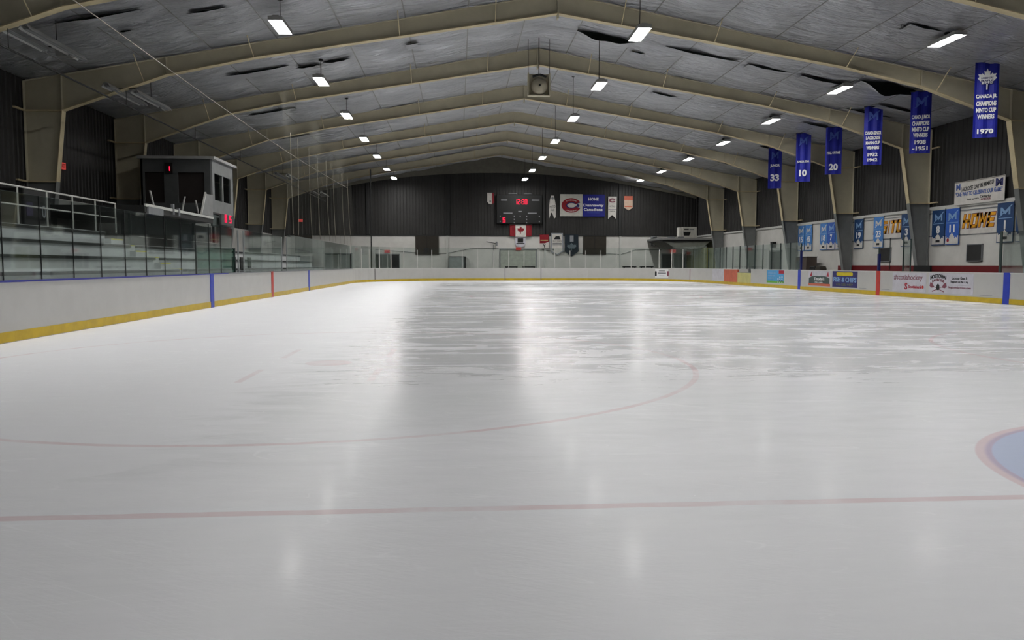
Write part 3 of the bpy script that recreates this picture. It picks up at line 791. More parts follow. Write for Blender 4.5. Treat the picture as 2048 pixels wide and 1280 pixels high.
# ============================================================ RIGHT WALL BANNERS AND SIGNS
XW = XR - .06
def numberban(yl, num, main, low, label, nm=None, mark='text_black', bird=False, y_w=1.02):
    t = thing('number_banner', label, 'banner', (XW, yl, 2.22), -pi / 2, None)
    W, H = y_w, 1.74
    B().box(0, W, -.02, .0, 0, H).make('cloth', main, t)
    # paler upper field, jagged white city line below
    sk = [(.03, .04)] + [(.03, .30)]
    hs = [.42, .34, .36, .30, .44, .50, .56, .50, .42, .30, .36, .33, .43]
    for i, h in enumerate(hs):
        xa = .03 + (W - .06) * i / len(hs); xb = .03 + (W - .06) * (i + 1) / len(hs); sk += [(xa, h), (xb, h)]
    sk += [(W - .03, .04)]
    B().prism(sk, -.026, -.02).make('skyline', 'flagwhite', t)
    b = B()  # letter emblem with crossed sticks
    c = W / 2
    b.prism([(c - .30, 1.20), (c - .30, 1.52), (c - .2, 1.52), (c, 1.34), (c + .2, 1.52), (c + .30, 1.52), (c + .30, 1.20), (c + .2, 1.20), (c + .2, 1.38), (c, 1.22), (c - .2, 1.38), (c - .2, 1.20)], -.024, -.02)
    b.prism([(c - .36, 1.14), (c - .32, 1.12), (c + .42, 1.60), (c + .38, 1.63)], -.027, -.02)
    b.make('emblem', 'logo_light' if main != 'ban_sky' else 'flagwhite', t)
    B().box(.08, W - .08, -.023, -.02, 1.04, 1.07).make('rule', 'logo_light', t)
    text(num, 'text_white', t, c - (.05 if num == '1' else .2 if num == '11' else .27 if len(num) > 1 else .14), c + (.05 if num == '1' else .2 if num == '11' else .27 if len(num) > 1 else .14), .58, .96, -.02, name='number', bold=.035)
    if bird: B().lathe([(0, -.032), (.09, -.03), (.09, -.026)], 14, 'y', (.22, 0, .22)).make('sponsor_mark', 'text_red', t)
    else: B().box(c - .16, c + .16, -.03, -.026, .14, .26).make('sponsor_mark', mark, t)
    B().box(0, W, -.03, -.005, H - .02, H + .015).make('hem', 'white', t)
    return t
numberban(28.93, '1', 'ban_navy', 0, 'dark blue wall banner number 1, right of the HOME lettering')
t = numberban(27.75, '2', 'ban_navy', 0, 'dark blue wall banner half hidden behind the nearest right column')
numberban(32.55, '11', 'ban_royal', 0, 'bright blue wall banner number 11, just left of the HOME lettering', bird=True)
numberban(33.64, '8', 'ban_navy', 0, 'dark blue wall banner number 8, left of banner 11')
numberban(36.36, '3', 'ban_navy', 0, 'dark blue wall banner number 3, beside the third frame column')
numberban(39.14, '23', 'ban_sky', 0, 'light blue wall banner number 23, covering the first letters of the visitor lettering')
numberban(41.31, '19', 'ban_navy', 0, 'dark blue wall banner number 19 on the right wall')
numberban(44.70, '7', 'ban_royal', 0, 'bright blue wall banner number 7 between 18 and a column')
numberban(45.72, '18', 'ban_sky', 0, 'light blue wall banner number 18, left of banner 7', y_w=.98)
numberban(43.62, '4', 'ban_sky', 0, 'light blue wall banner cut by the column right of banner 7')
numberban(47.93, '45', 'ban_sky', 0, 'light blue wall banner number 45, beside the farthest banner 15')
numberban(49.02, '15', 'ban_sky', 0, 'light blue wall banner number 15, farthest on the right wall', y_w=.98)
def bigword(yl, yr, z0, z1, word, label, sh=.25):
    t = thing('wall_lettering', label, 'sign', (XR - .03, yl, 0), -pi / 2)
    W = yl - yr
    B().box(-.12, W + .12, -.012, 0, z0 - .28, z1 + .12).make('backing', 'flagwhite', t)
    # blocky outlined letters
    G = {'H': 'l r m', 'O': 'l r t b', 'M': 'l r v', 'E': 'l t m b', 'V': 'l r b', 'I': 'c', 'S': 't m b lt rb', 'T': 't c', 'R': 'l t m rt rb'}
    n = len(word); ws = [1.0 if c != 'I' else .35 for c in word]; tot = sum(ws) + .2 * (n - 1)
    for pas, m, grow, yy in ((0, 'text_maroon', .026, -.018), (1, 'gold', 0, -.026)):
        b = B(); x = 0
        for ch, ww in zip(word, ws):
            lw = W * ww / tot; th = min(.15, lw * .30); H = z1 - z0
            def q(xa, xb, za, zb):
                xa -= grow; xb += grow; za -= grow; zb += grow
                f = lambda X, Z: (X + sh * (Z - H / 2) * .8, z0 + Z)
                b.prism([f(xa, za), f(xb, za), f(xb, zb), f(xa, zb)], yy, -.012)
            for s in G[ch].split():
                if s == 'l': q(x, x + th, 0, H)
                if s == 'r': q(x + lw - th, x + lw, 0, H)
                if s == 'm': q(x, x + lw * (.9 if ch == 'E' else 1), H / 2 - .07, H / 2 + .07)
                if s == 't': q(x, x + lw, H - .14, H)
                if s == 'b': q(x, x + lw, 0, .14)
                if s == 'c': q(x + lw / 2 - th * .6, x + lw / 2 + th * .6, 0, H)
                if s == 'lt': q(x, x + th, H / 2, H)
                if s == 'rb': q(x + lw - th, x + lw, 0, H / 2)
                if s == 'rt': q(x + lw - th, x + lw, H / 2, H)
                if s == 'v':
                    f = lambda X, Z: (X + sh * (Z - H / 2) * .8, z0 + Z)
                    b.prism([f(x - grow, H), f(x + th + grow, H), f(x + lw / 2 + th / 2 + grow, H * .35 - grow), f(x + lw / 2 - th / 2 - grow, H * .35 - grow)], yy, -.012)
                    b.prism([f(x + lw - th - grow, H), f(x + lw + grow, H), f(x + lw / 2 + th / 2 + grow, H * .35 - grow), f(x + lw / 2 - th / 2 - grow, H * .35 - grow)], yy, -.012)
            x += lw + W * .2 / tot
        b.make('lettering_outline' if pas == 0 else 'lettering', m, t)
bigword(31.28, 29.12, 2.96, 3.60, 'HOME', 'large golden HOME lettering outlined in dark red on the right wall')
bigword(39.15, 35.76, 2.99, 3.66, 'VISITOR', 'large golden VISITOR lettering partly covered by banners 23 and 3')
t = thing('lacrosse_banner', 'long white banner about lacrosse above the HOME lettering', 'banner', (XW - .09, 31.82, 4.05), -pi / 2)
B().box(0, 3.42, -.02, 0, 0, 1.08).make('cloth', 'flagwhite', t)
text('LACROSSE DAY IN MIMICO', 'text_black', t, .48, 2.72, .66, .86, -.02, bold=.02, fn=lambda x, z: (x, z + .16 * ((x - .5) / 2.2) ** 2 - .04))
text('"ONE WAY TO CELEBRATE OUR GAME"', 'text_blue', t, .10, 3.28, .40, .60, -.02, bold=.02)
text('Proudly supported by', 'text_black', t, .95, 1.75, .17, .26, -.02)
text('Ontario', 'text_black', t, 1.82, 2.55, .22, .34, -.02, bold=.02); text('LACROSSE', 'text_maroon', t, 1.82, 2.55, .10, .20, -.02, bold=.02)
text('M', 'text_navy', t, 2.84, 3.30, .64, .98, -.02, name='emblem', bold=.05); text('M', 'text_blue', t, .12, .42, .70, .98, -.02, name='emblem', bold=.04)
b = B().cyl((.05, -.035, 1.05), (3.40, -.035, 1.05), .012, 6); b.make('rod', 'rope', t)
# wall hatches and door on the right wall
for i, (yc, zc) in enumerate(((30.4, 1.81), (37.88, 1.82))):
    wnd = struct(B().box(XR - .05, XR + .01, yc - .5, yc + .5, zc - .36, zc + .36).make('window_%d' % (i + 1), 'darker'))
    b = B()
    for a in ((yc - .54, yc - .5, zc - .4, zc + .4), (yc + .5, yc + .54, zc - .4, zc + .4), (yc - .54, yc + .54, zc + .36, zc + .4), (yc - .54, yc + .54, zc - .4, zc - .36)):
        b.box(XR - .07, XR, *a)
    b.make('window_frame', 'greycap', wnd)
d = struct(B().box(XR - .04, XR + .01, 51.9, 52.9, 0, 2.25).box(XR - .04, XR + .01, 53.0, 54.0, 0, 2.25).make('door_1', 'darker'))
B().box(XR - .06, XR, 51.8, 51.88, 0, 2.33).box(XR - .06, XR, 54.02, 54.1, 0, 2.33).box(XR - .06, XR, 51.8, 54.1, 2.27, 2.35).make('door_frame', 'grey', d)
t = thing('wall_speaker', 'small black loudspeaker on the right wall above the dark double door', 'loudspeaker', (XR - .02, 53.0, 2.55), -pi / 2)
B().prism([(-.18, 0), (.18, 0), (.22, .42), (-.22, .42)], -.32, -.04).make('cabinet', 'black', t)
B().box(-.05, .05, -.05, .03, .1, .3).make('bracket', 'darker', t)
# bench boxes behind the far right boards
t = thing('bench_hut', 'small brown cabinet standing at the right wall near the far blue line post', 'cabinet', (17.9, 46.0, 0), -pi / 2)
B().box(-1.0, .6, -.35, .35, 0, 1.75).make('body', mat('cabinet_brown', (78, 68, 62), .6), t)
B().box(-.85, -.25, -.37, -.35, .9, 1.5).make('opening', 'darkpost', t); B().box(-1.03, .63, -.38, .38, 1.75, 1.79).make('top', 'darker', t)
for yy, lb in ((43.0, 'dark low equipment bag on the floor behind the right boards, left one'), (42.2, 'olive low equipment bag behind the right boards, right one')):
    o = B().prism([(-.35, 0), (.35, 0), (.38, .25), (.28, .42), (-.28, .42), (-.38, .25)], -.2, .2).make('equipment_bag', 'brown' if yy < 43 else 'black', bevel=.03)
    o.location = (17.0, yy, .75); o.rotation_euler = (0, 0, pi / 2); tag(o, lb, 'bag')
t = thing('equipment_table', 'low grey table behind the right boards carrying two dark bags', 'table', (17.0, 42.6, 0), pi / 2)
B().box(-1.0, 1.0, -.35, .35, .70, .75).make('tabletop', 'grey', t)
for sx in (-.9, .9):
    for sy in (-.3, .3): B().box(sx - .03, sx + .03, sy - .03, sy + .03, 0, .70).make('leg', 'darker', t)
t = thing('players_bench', 'black bench behind the right boards, next to the third frame column', 'bench', (17.6, 33.2, 0), pi / 2)
B().box(-.7, .7, -.3, .3, .55, .75).make('seat', 'black', t); B().box(-.7, .7, -.32, -.24, .75, 1.22).make('backrest', 'black', t)
for sx in (-.6, .55): B().box(sx, sx + .06, -.25, .25, 0, .55).make('leg', 'darker', t)

# ============================================================ HANGING BANNERS (right)
def hang(i, lines, label, leaf=False, years=()):
    x, y = 14.75, [24.5, 28.65, 32.5, 36.4, 40.05, 44.05][i]
    H = [2.95, 2.62, 2.75, 2.45, 2.75, 2.5][i]
    t = thing('championship_banner', label, 'banner', (x, y, 6.03), radians(-22))
    W = .40
    b = B(); n = 10
    pr = [(-W + 2 * W * k / n, .03 * sin(k * 1.3 + i)) for k in range(n + 1)]
    b.path(pr, -.006, .006, 0, H); b.make('cloth', 'ban_blue', t)
    B().cyl((-W - .03, 0, H), (W + .03, 0, H), .02, 8).make('rod', 'darker', t)
    b = B(); zt = roof_z(x) - 6.03
    for sx in (-W * .8, W * .8): b.cyl((sx, 0, H), (sx, 0, max(H + .05, zt - .05 - RS * 0)), .006, 5)
    b.make('hanging_cord', 'darker', t)
    f = -.045
    if leaf:
        B().prism([(.33 * a, 2.12 + .42 * c) for a, c in LEAF], f - .006, f).make('maple_leaf', 'text_white', t)
        for s, z in (('LAKESHORE', 2.16), ('MAPLE', 2.06), ('LEAFS', 1.96)): text(s, 'text_navy', t, -.2, .2, z, z + .07, f - .006, bold=.02)
    else:
        c = H - .45
        b = B().prism([(-.2, c - .2), (-.2, c + .2), (-.12, c + .2), (0, c + .02), (.12, c + .2), (.2, c + .2), (.2, c - .2), (.12, c - .2), (.12, c + .02), (0, c - .14), (-.12, c + .02), (-.12, c - .2)], f - .004, f)
        b.prism([(-.26, c - .24), (-.22, c - .27), (.27, c + .22), (.23, c + .25)], f - .007, f); b.make('emblem', 'dimblue', t)
    for s, z0, z1, w in lines: text(s, 'text_white', t, -w, w, z0, z1, f, bold=.04)
    return t
hang(0, [('CANADA JR.', 1.42, 1.60, .35), ('CHAMPIONS', 1.17, 1.35, .33), ('MINTO CUP', .93, 1.10, .33), ('WINNERS', .69, .86, .28), ('1970', .14, .32, .27)], 'blue hanging banner with white maple leaf, nearest, dated 1970', leaf=True)
hang(1, [('CANADA JUNIOR', 1.42, 1.62, .35), ('CHAMPIONS', 1.17, 1.36, .33), ('MINTO CUP', .92, 1.11, .33), ('WINNERS', .68, .86, .28), ('1938', .38, .56, .22), ('-1951', .12, .30, .30)], 'blue hanging banner dated 1938 and 1951, second from the camera')
hang(2, [('CANADA SENIOR', 1.42, 1.58, .35), ('LACROSSE', 1.19, 1.35, .31), ('MANN CUP', .96, 1.12, .31), ('WINNERS', .73, .89, .28), ('1932', .40, .56, .22), ('1942', .15, .31, .22)], 'blue hanging banner dated 1932 and 1942, third from the camera')
hang(3, [('HALL OF FAME', 1.05, 1.20, .33), ('20', .20, .55, .22)], 'blue hanging banner showing number 20, fourth from the camera')
hang(4, [('JUNIOR STAR', 1.05, 1.20, .33), ('10', .30, .68, .20)], 'blue hanging banner showing number 10, fifth from the camera')
hang(5, [('JUNIOR', 1.30, 1.50, .28), ('33', .45, .88, .26)], 'blue hanging banner showing number 33, farthest of the hanging banners')

# ============================================================ FAR WALL
YW = YF - .12
def sign(name, x, z, label, cat='banner'):
    return thing(name, label, cat, (x, YW, z))
# scoreboard
t = thing('scoreboard', 'black scoreboard showing 12:30 in red digits on the far wall', 'scoreboard', (.9, YF - .30, 5.23))
B().box(-2.2, 2.2, -.16, .1, 0, 2.78).make('cabinet', 'black', t, bevel=.02)
b = B(); x = -.46
for ch in '12': seg(b, ch, x, 1.86, .22, .48, -.17); x += .29
x += .12
for ch in '30': seg(b, ch, x, 1.86, .22, .48, -.17); x += .29
b.box(.155, .20, -.19, -.17, 1.97, 2.02); b.box(.155, .20, -.19, -.17, 2.16, 2.21)
b.make('clock_digits', 'led', t)
b = B(); seg(b, '5', -1.62, .12, .26, .46, -.17); b.make('penalty_digit', 'led', t)
b = B()
for a in ((-1.78, -1.18, 2.2, 2.33), (1.20, 1.94, 2.2, 2.33), (-.11, .23, 1.13, 1.23), (-1.56, -.68, .95, 1.07), (.82, 1.68, .95, 1.07)): b.box(a[0], a[1], -.165, -.155, a[2], a[3])
for xx, zz in ((-1.86, .66), (-1.86, .15), (1.94, .66), (1.94, .15), (-.5, .66), (-.5, .36), (-.5, .04), (.7, .66), (.7, .36), (.7, .04), (.08, .66)): b.box(xx - .05, xx + .05, -.165, -.155, zz, zz + .12)
b.make('caption_plate', 'greycap', t)
b = B(); b.box(-1.05, -.25, -.12, -.02, 2.86, 2.90); b.box(.45, 1.2, -.12, -.02, 2.86, 2.90); b.make('top_bracket', 'greycap', t)
# Canada flag
t = sign('canada_flag', -.02, 3.97, 'Canadian flag with red maple leaf hanging under the scoreboard', 'flag')
b = B(); n = 12
def flagstrip(x0, x1, m, nm, z0, z1):
    b = B(); pr = [(x0 + (x1 - x0) * k / 6, -.12 + .02 * sin((x0 + (x1 - x0) * k / 6) * 9)) for k in range(7)]; b.path(pr, -.005, .005, z0, z1); return b.make(nm, m, t)
flagstrip(0, .55, 'leafred', 'red_field', .06, 1.18); flagstrip(.55, 1.58, 'flagwhite', 'white_field', .0, 1.2); flagstrip(1.58, 2.12, 'leafred', 'red_field', .06, 1.18)
B().prism([(1.07 + .36 * a, .63 + .38 * c) for a, c in LEAF], -.16, -.15).make('maple_leaf', 'leafred', t)
B().cyl((-.05, -.12, 1.2), (2.18, -.12, 1.2), .025, 8).make('pole', 'grey', t)
t = sign('portrait_plaque', .52, 3.0, 'pale plaque with dark picture under the Canadian flag, over the exit sign', 'plaque')
B().prism([(0, .95), (1, .95), (1, .3), (.8, 0), (.2, 0), (0, .3)], -.05, 0).make('plate', 'adgrey', t)
B().box(.22, .78, -.06, -.05, .42, .84).make('picture', 'black', t); B().box(.1, .9, -.06, -.05, .28, .38).make('caption_strip', 'darker', t)
def exitsign(x, z, label, y=YF - .1, rz=0, w=.5):
    t = thing('exit_sign', label, 'exit sign', (x, y, z), rz)
    B().box(-w / 2, w / 2, -.08, 0, 0, .26).make('case', 'exit', t)
    text('EXIT', 'text_red', t, -w * .38, w * .38, .05, .21, -.08)
    return t
exitsign(.84, 2.70, 'lit red exit sign under the plaque, over the garage door')
exitsign(-11.85, 2.43, 'lit red exit sign over the left double doors of the far wall')
exitsign(16.15, 2.48, 'red exit sign under the corner canopy on the far wall')
exitsign(XL + .04, 5.1, 'small lit red exit sign high on the left wall beside the second column', y=28.9, rz=pi / 2)
exitsign(-20.0, 5.35, 'tiny lit red sign high at the left end of the far wall', w=.4)
# banners left to right
t = sign('pennant', -2.2, 7.1, 'small white and red pennant left of the scoreboard')
B().prism([(0, 1.1), (.45, 1.1), (.45, 0), (.15, .06), (0, .25)], -.03, -.02).make('white_field', 'flagwhite', t); B().prism([(.45, 1.1), (.66, 1.1), (.66, .15), (.45, 0)], -.03, -.02).make('red_field', 'leafred', t)
B().box(.2, .38, -.034, -.03, .18, .36).make('emblem', 'grey', t)
t = sign('swallowtail_banner', 3.83, 5.77, 'narrow white swallowtail banner with dark script, right of the scoreboard')
B().prism([(0, 0), (.2, .55), (.28, .55), (.5, 0), (.64, .1), (.66, 1.2), (.55, 1.75), (.46, 2.2), (.18, 2.2), (.06, 1.75), (-.02, 1.1)], -.03, -.02).make('cloth', 'flagwhite', t)
text('MITES', 'text_black', t, .05, .60, 1.0, 1.25, -.03, fn=lambda x, z: (x, z + (x - .3) * .2)); text('AAA', 'text_black', t, .12, .5, .7, .95, -.03)
B().lathe([(.0, -.036), (.13, -.036), (.13, -.03)], 14, 'y', (.32, 0, 1.95)).make('emblem', 'grey', t)
t = sign('club_sign', 4.89, 5.97, 'square white sign with a big red letter C, left of the blue sign', 'sign')
B().box(0, 2.2, -.06, 0, 0, 2.15).make('panel', 'signwhite', t, bevel=.01)
def cshape(r0x, r0z, r1x, r1z, gap, y0, y1, m, nm, cx, cz, t, n=30):
    b = B(); k = len(b.v)
    A = [gap + (2 * pi - 2 * gap) * i / n for i in range(n + 1)]
    for i in range(n):
        a, c = A[i], A[i + 1]
        b.prism([(cx + r0x * cos(a), cz + r0z * sin(a)), (cx + r1x * cos(a), cz + r1z * sin(a)), (cx + r1x * cos(c), cz + r1z * sin(c)), (cx + r0x * cos(c), cz + r0z * sin(c))], y0, y1)
    return b.make(nm, m, t)
cshape(.42, .22, .94, .66, .42, -.075, -.06, 'text_navy', 'emblem_outline', 1.12, 1.07, t)
cshape(.52, .32, .96, .70, .50, -.085, -.06, 'leafred', 'emblem', 1.10, 1.07, t)
B().prism([(1.55, .95), (1.85, .90), (1.9, 1.1), (1.7, 1.22)], -.09, -.06).make('emblem_serif', 'text_navy', t)
text('ETOBICOKE', 'text_white', t, .62, 1.6, 1.52, 1.62, -.085, fn=lambda x, z: (x, z - .35 * (x - 1.1) ** 2)); text('CANADIENS', 'text_white', t, .62, 1.6, .47, .57, -.085, fn=lambda x, z: (x, z + .35 * (x - 1.1) ** 2))
t = sign('club_sign', 7.12, 5.95, 'square blue sign with two lines of white lettering', 'sign')
B().box(0, 2.18, -.06, 0, 0, 2.15).make('panel', 'signblue', t, bevel=.01)
text('HOME', 'text_white', t, .55, 1.55, 1.56, 1.84, -.06, bold=.04); text('Dunnaway', 'text_white', t, .06, 2.05, .92, 1.24, -.06, bold=.03)
text('Canadiens', 'text_white', t, .10, 1.95, .56, .84, -.06, bold=.03); B().box(.45, 1.65, -.064, -.06, .36, .39).make('rule', 'text_blue', t)
t = sign('swallowtail_banner', 9.62, 5.62, 'white swallowtail banner with small dark red C emblem, right of the blue sign')
B().prism([(0, .1), (.40, .52), (.82, .1), (.85, 2.3), (0, 2.3)], -.03, -.02).make('cloth', 'flagwhite', t)
cshape(.16, .08, .34, .22, .4, -.036, -.03, 'text_maroon', 'emblem', .42, 1.92, t, 16)
text('METRO', 'text_black', t, .12, .7, 1.26, 1.42, -.03); B().box(.02, .83, -.034, -.03, 1.02, 1.06).make('rule', 'text_navy', t); text('1989-90', 'text_black', t, .14, .7, .80, .92, -.03)
t = sign('shield_banner', 11.2, 6.58, 'small faded orange and white shield banner on the dark far wall')
B().prism([(0, 1.4), (.85, 1.4), (.85, .25), (.45, 0), (0, .25)], -.03, -.02).make('cloth', mat('faded_cream', (190, 165, 145), .6), t)
B().box(0, .85, -.036, -.03, 1.0, 1.4).make('orange_field', 'orange', t); B().box(.06, .8, -.036, -.03, .32, .42).make('stripe', 'orange', t)
t = sign('pennant', 2.9, 2.85, 'red over white pennant hanging from the block wall edge of the far wall'); t.location.y -= .08
B().box(0, .88, -.03, -.02, 0, .62).make('white_field', 'flagwhite', t); B().prism([(0, 1.34), (.88, 1.34), (.88, .66), (.5, .5), (0, .5)], -.036, -.02).make('red_field', 'leafred', t)
B().box(.08, .8, -.04, -.036, .76, .84).make('stripe', 'yell2', t); text('Y', 'text_black', t, .3, .6, .1, .42, -.03, bold=.03)
t = sign('pennant', 3.98, 2.2, 'silver framed pointed banner between red pennant and navy pennant')
B().prism([(0, .35), (.64, 0), (1.28, .35), (1.2, 2.15), (.05, 2.15)], -.03, -.02).make('border', 'silver', t)
B().prism([(.12, .42), (.64, .12), (1.16, .42), (1.1, 2.05), (.16, 2.05)], -.036, -.03).make('field', 'flagwhite', t)
B().prism([(.32, 1.55), (.5, 1.85), (.85, 1.85), (.98, 1.55)], -.042, -.036).make('emblem', 'text_black', t)
text('BILLY CHAN', 'text_black', t, .22, 1.06, 1.32, 1.44, -.036); B().box(.2, 1.08, -.04, -.036, 1.12, 1.2).box(.2, 1.08, -.04, -.036, .98, 1.04).make('stripe', 'grey', t)
cshape(.30, .18, .46, .30, 3.5, -.04, -.036, 'grey', 'arc', .64, .55, t, 2)
t = sign('pennant', 5.37, 2.07, 'dark navy pennant with grey maple leaf, left of the brown shutter')
B().prism([(0, .5), (.68, 0), (1.37, .5), (1.33, 2.15), (0, 2.15)], -.03, -.02).make('cloth', 'teal', t)
B().prism([(.68 + .5 * a, .92 + .42 * c) for a, c in LEAF], -.036, -.03).make('maple_leaf', mat('leaf_slate', (92, 105, 110), .6), t)
B().box(.5, .86, -.036, -.03, 1.45, 2.05).make('emblem', 'silver', t)
# shutters, doors
def shutter(i, x0, x1, z0, z1):
    o = struct(B().box(x0, x1, YF - .10, YF + .01, z0, z1).make('window_%d' % i, 'brown'))
    B().box((x0 + x1) / 2 - .02, (x0 + x1) / 2 + .02, YF - .115, YF - .1, z0, z1).make('centre_seam', 'black', o)
    B().box(x0 - .05, x1 + .05, YF - .13, YF - .04, z1, z1 + .06).make('head_rail', 'darker', o)
shutter(3, 7.2, 9.48, 2.28, 4.08); shutter(4, -9.15, -6.9, 2.25, 4.06); shutter(5, -20.6, -18.95, 2.38, 4.06)
def door(i, x0, x1, z1, m='darker', lab=None):
    c = (x0 + x1) / 2
    o = struct(B().box(x0, c - .03, YF - .05, YF + .01, 0, z1).box(c + .03, x1, YF - .05, YF + .01, 0, z1).make('door_%d' % i, m))
    b = B(); b.box(x0 - .08, x0, YF - .08, YF, 0, z1 + .08); b.box(x1, x1 + .08, YF - .08, YF, 0, z1 + .08); b.box(x0, x1, YF - .08, YF, z1, z1 + .08); b.make('door_frame', 'grey', o)
    B().box(c - .12, c - .07, YF - .12, YF - .05, .95, 1.05).box(c + .07, c + .12, YF - .12, YF - .05, .95, 1.05).make('door_handle', 'steel', o)
door(2, -12.9, -10.72, 2.25); door(3, 15.08, 17.4, 2.3); door(4, -17.7, -15.25, 2.3)
gd = struct(B().box(-.92, 2.52, YF - .05, YF + .01, 0, 2.72).make('door_5', mat('garage_door', (165, 168, 158), .5)))
b = B(); b.box(-1.02, -.92, YF - .09, YF, 0, 2.82); b.box(2.52, 2.62, YF - .09, YF, 0, 2.82); b.box(-1.02, 2.62, YF - .09, YF, 2.72, 2.84); b.make('door_frame', 'greycap', gd)
b = B()
for z in (.55, 1.1, 1.65, 2.2): b.box(-.92, 2.52, YF - .056, YF - .05, z, z + .015)
b.make('panel_groove', 'greycap', gd)
t = thing('grey_cabinet', 'grey cabinet with a black edge against the far wall, left of the garage door', 'cabinet', (-5.1, YF - .35, 0))
B().box(-.78, .66, -.3, .3, 0, 2.02).make('body', mat('cabinet_grey', (140, 146, 144), .5), t); B().box(.66, .80, -.32, .3, 0, 2.06).make('side_edge', 'black', t); B().box(-.8, .8, -.32, .3, 2.02, 2.07).make('top', 'black', t)
t = thing('wall_clock_bracket', 'dark wall bracket with tubes on the far wall, left of the Canadian flag', 'bracket', (-1.6, YF - .08, 0))
B().box(-.02, .02, -.06, 0, .3, 3.2).make('pole', 'darkpost', t); B().cyl((-.7, -.1, 3.5), (.4, -.1, 3.3), .03, 6).make('arm', 'darker', t); B().cyl((.3, -.15, 3.1), (.3, -.15, 3.5), .09, 8).make('canister', 'greycap', t)
t = thing('net_pole', 'dark vertical pole rising behind the far left corner boards', 'pole', (-11.75, 57.35, 0))
B().cyl((0, 0, 0), (0, 0, 8.6), .05, 8).make('pole', 'darker', t); B().box(-.12, .12, -.12, .12, -.06, .02).make('base_plate', 'darkpost', t)
# wires sagging across the far block wall
cu = []
b = B(); P = [(-13.0, 2.75), (-10.5, 2.55), (-9.3, 2.45), (-6.2, 2.35), (-5, 2.6), (-3.6, 2.86), (-1.1, 2.86)]
for a, c in zip(P[:-1], P[1:]): b.cyl((a[0], YF - .05, a[1]), (c[0], YF - .05, c[1]), .018, 5)
tag(b.make('wall_cable', 'darkpost'), 'thin dark cable sagging along the left half of the far block wall', 'cable')
b = B(); P = [(2.7, 2.86), (3.4, 2.7), (7, 2.35), (9.7, 2.35), (11, 2.3), (12.4, 2.75), (15, 2.75)]
for a, c in zip(P[:-1], P[1:]): b.cyl((a[0], YF - .05, a[1]), (c[0], YF - .05, c[1]), .018, 5)
tag(b.make('wall_cable', 'darkpost'), 'thin dark cable sagging along the right half of the far block wall', 'cable')
# corner canopy with air-conditioning unit
t = thing('corner_canopy', 'grey canopy over the far right corner doors, carrying the cooling unit', 'canopy', (15.95, 69.5, 3.4))
B().box(-2.4, 2.45, -2.5, 2.5, .16, .34).make('deck', 'grey', t); B().box(-2.2, 2.45, -2.46, 2.4, .02, .16).make('fascia', 'black', t); B().box(-2.4, 2.45, -2.53, -2.5, .17, .33).make('edge_strip', 'foil', t)
B().prism([(-2.0, .02), (2.4, .02), (1.5, -.62), (-.9, -.62)], -2.3, 2.5).make('soffit', mat('soffit_grey', (128, 130, 122), .6), t)
b = B()
for xx in (-1.6, -.7): b.box(xx, xx + .6, -2.3, -2.1, .34, .46)
b.make('rail_block', 'greycap', t)
t = thing('cooling_unit', 'pale square cooling unit with dark openings on top of the corner canopy', 'air conditioner', (16.1, 68.0, 3.74))
B().box(-.35, 1.05, -.5, .5, 0, 1.02).make('casing', 'signwhite', t, bevel=.02); B().box(-.62, -.40, -.4, .4, 0, 1.0).make('side_grille', 'signwhite', t)
B().prism([(-.2, .22), (.3, .22), (.45, .58), (-.25, .58)], -.53, -.5).make('fan_opening', 'black', t); B().box(-.18, .25, -.52, -.5, .76, .88).make('name_strip', 'darker', t); B().box(.3, .75, -.52, -.5, .76, .86).make('name_strip', 'grey', t)
t = thing('wall_fan', 'small round grey wall fan left of the corner canopy', 'fan', (14.2, YF - .15, 3.1))
B().box(-.3, .3, -.1, .05, 0, .95).make('plate', 'grey', t); B().lathe([(.26, -.22), (.28, -.1), (.2, -.1)], 16, 'y', (0, 0, .62)).make('ring', 'greycap', t); B().lathe([(0, -.2), (.14, -.18), (.16, -.1)], 12, 'y', (.02, 0, .2)).make('motor', 'white', t)
o = struct(B().box(17.55, 18.6, 66.5, 72.05, 0, 2.85).make('trim_1', 'olive'))
# players benches at the far wall
for i, xx in enumerate((11.7, 13.4)):
    t = thing('wall_bench', 'dark bench at the far wall, %s of two left of the right double doors' % ('left' if i == 0 else 'right'), 'bench', (xx, YF - .6, 0))
    B().box(-.65, .65, -.2, .2, 1.0, 1.12).make('seat', 'nosing', t)
    for s in (-.55, .5): B().box(s, s + .05, -.18, .18, 0, 1.0).make('leg', 'darker', t)
for i, xx in enumerate((.2, 1.9)):
    t = thing('wall_bench', 'dark bench before the garage door, %s one' % ('left' if i == 0 else 'right'), 'bench', (xx, YF - .6, 0))
    B().box(-.7, .5, -.2, .2, 1.0, 1.1).make('seat', 'nosing', t)
    for s in (-.6, .4): B().box(s, s + .05, -.18, .18, 0, 1.0).make('leg', 'darker', t)

# ============================================================ LEFT SIDE: BLEACHERS
TX = [-13.75, -14.55, -15.35, -16.15, -16.95]; TZ = [.70, 1.11, 1.51, 1.93, 2.36]
def tiers(t, y0, y1, n, back=-20.98):
    for i in range(n):
        xb = TX[i + 1] if i < n - 1 else (back if n == 5 else TX[n])
        B().box(xb, TX[i], y0, y1, 0, TZ[i] - .09).make('tier', 'concrete', t)
        B().box(xb if i < n - 1 else TX[i] - .8, TX[i] + .05, y0, y1, TZ[i] - .09, TZ[i] - .012).make('nosing', 'nosing', t)
        B().box(xb, TX[i] + .02, y0, y1, TZ[i] - .012, TZ[i] + .006).make('tread', 'concrete', t)
t = thing('bleachers', 'grey stepped bleachers with black edges behind the near left glass', 'bleachers', (0, 0, 0))
tiers(t, 4.0, 23.4, 5)
t = thing('bleachers', 'grey bleachers beyond the yellow edged aisle stair, on the left', 'bleachers', (0, 0, 0))
tiers(t, 24.35, 52.0, 4)
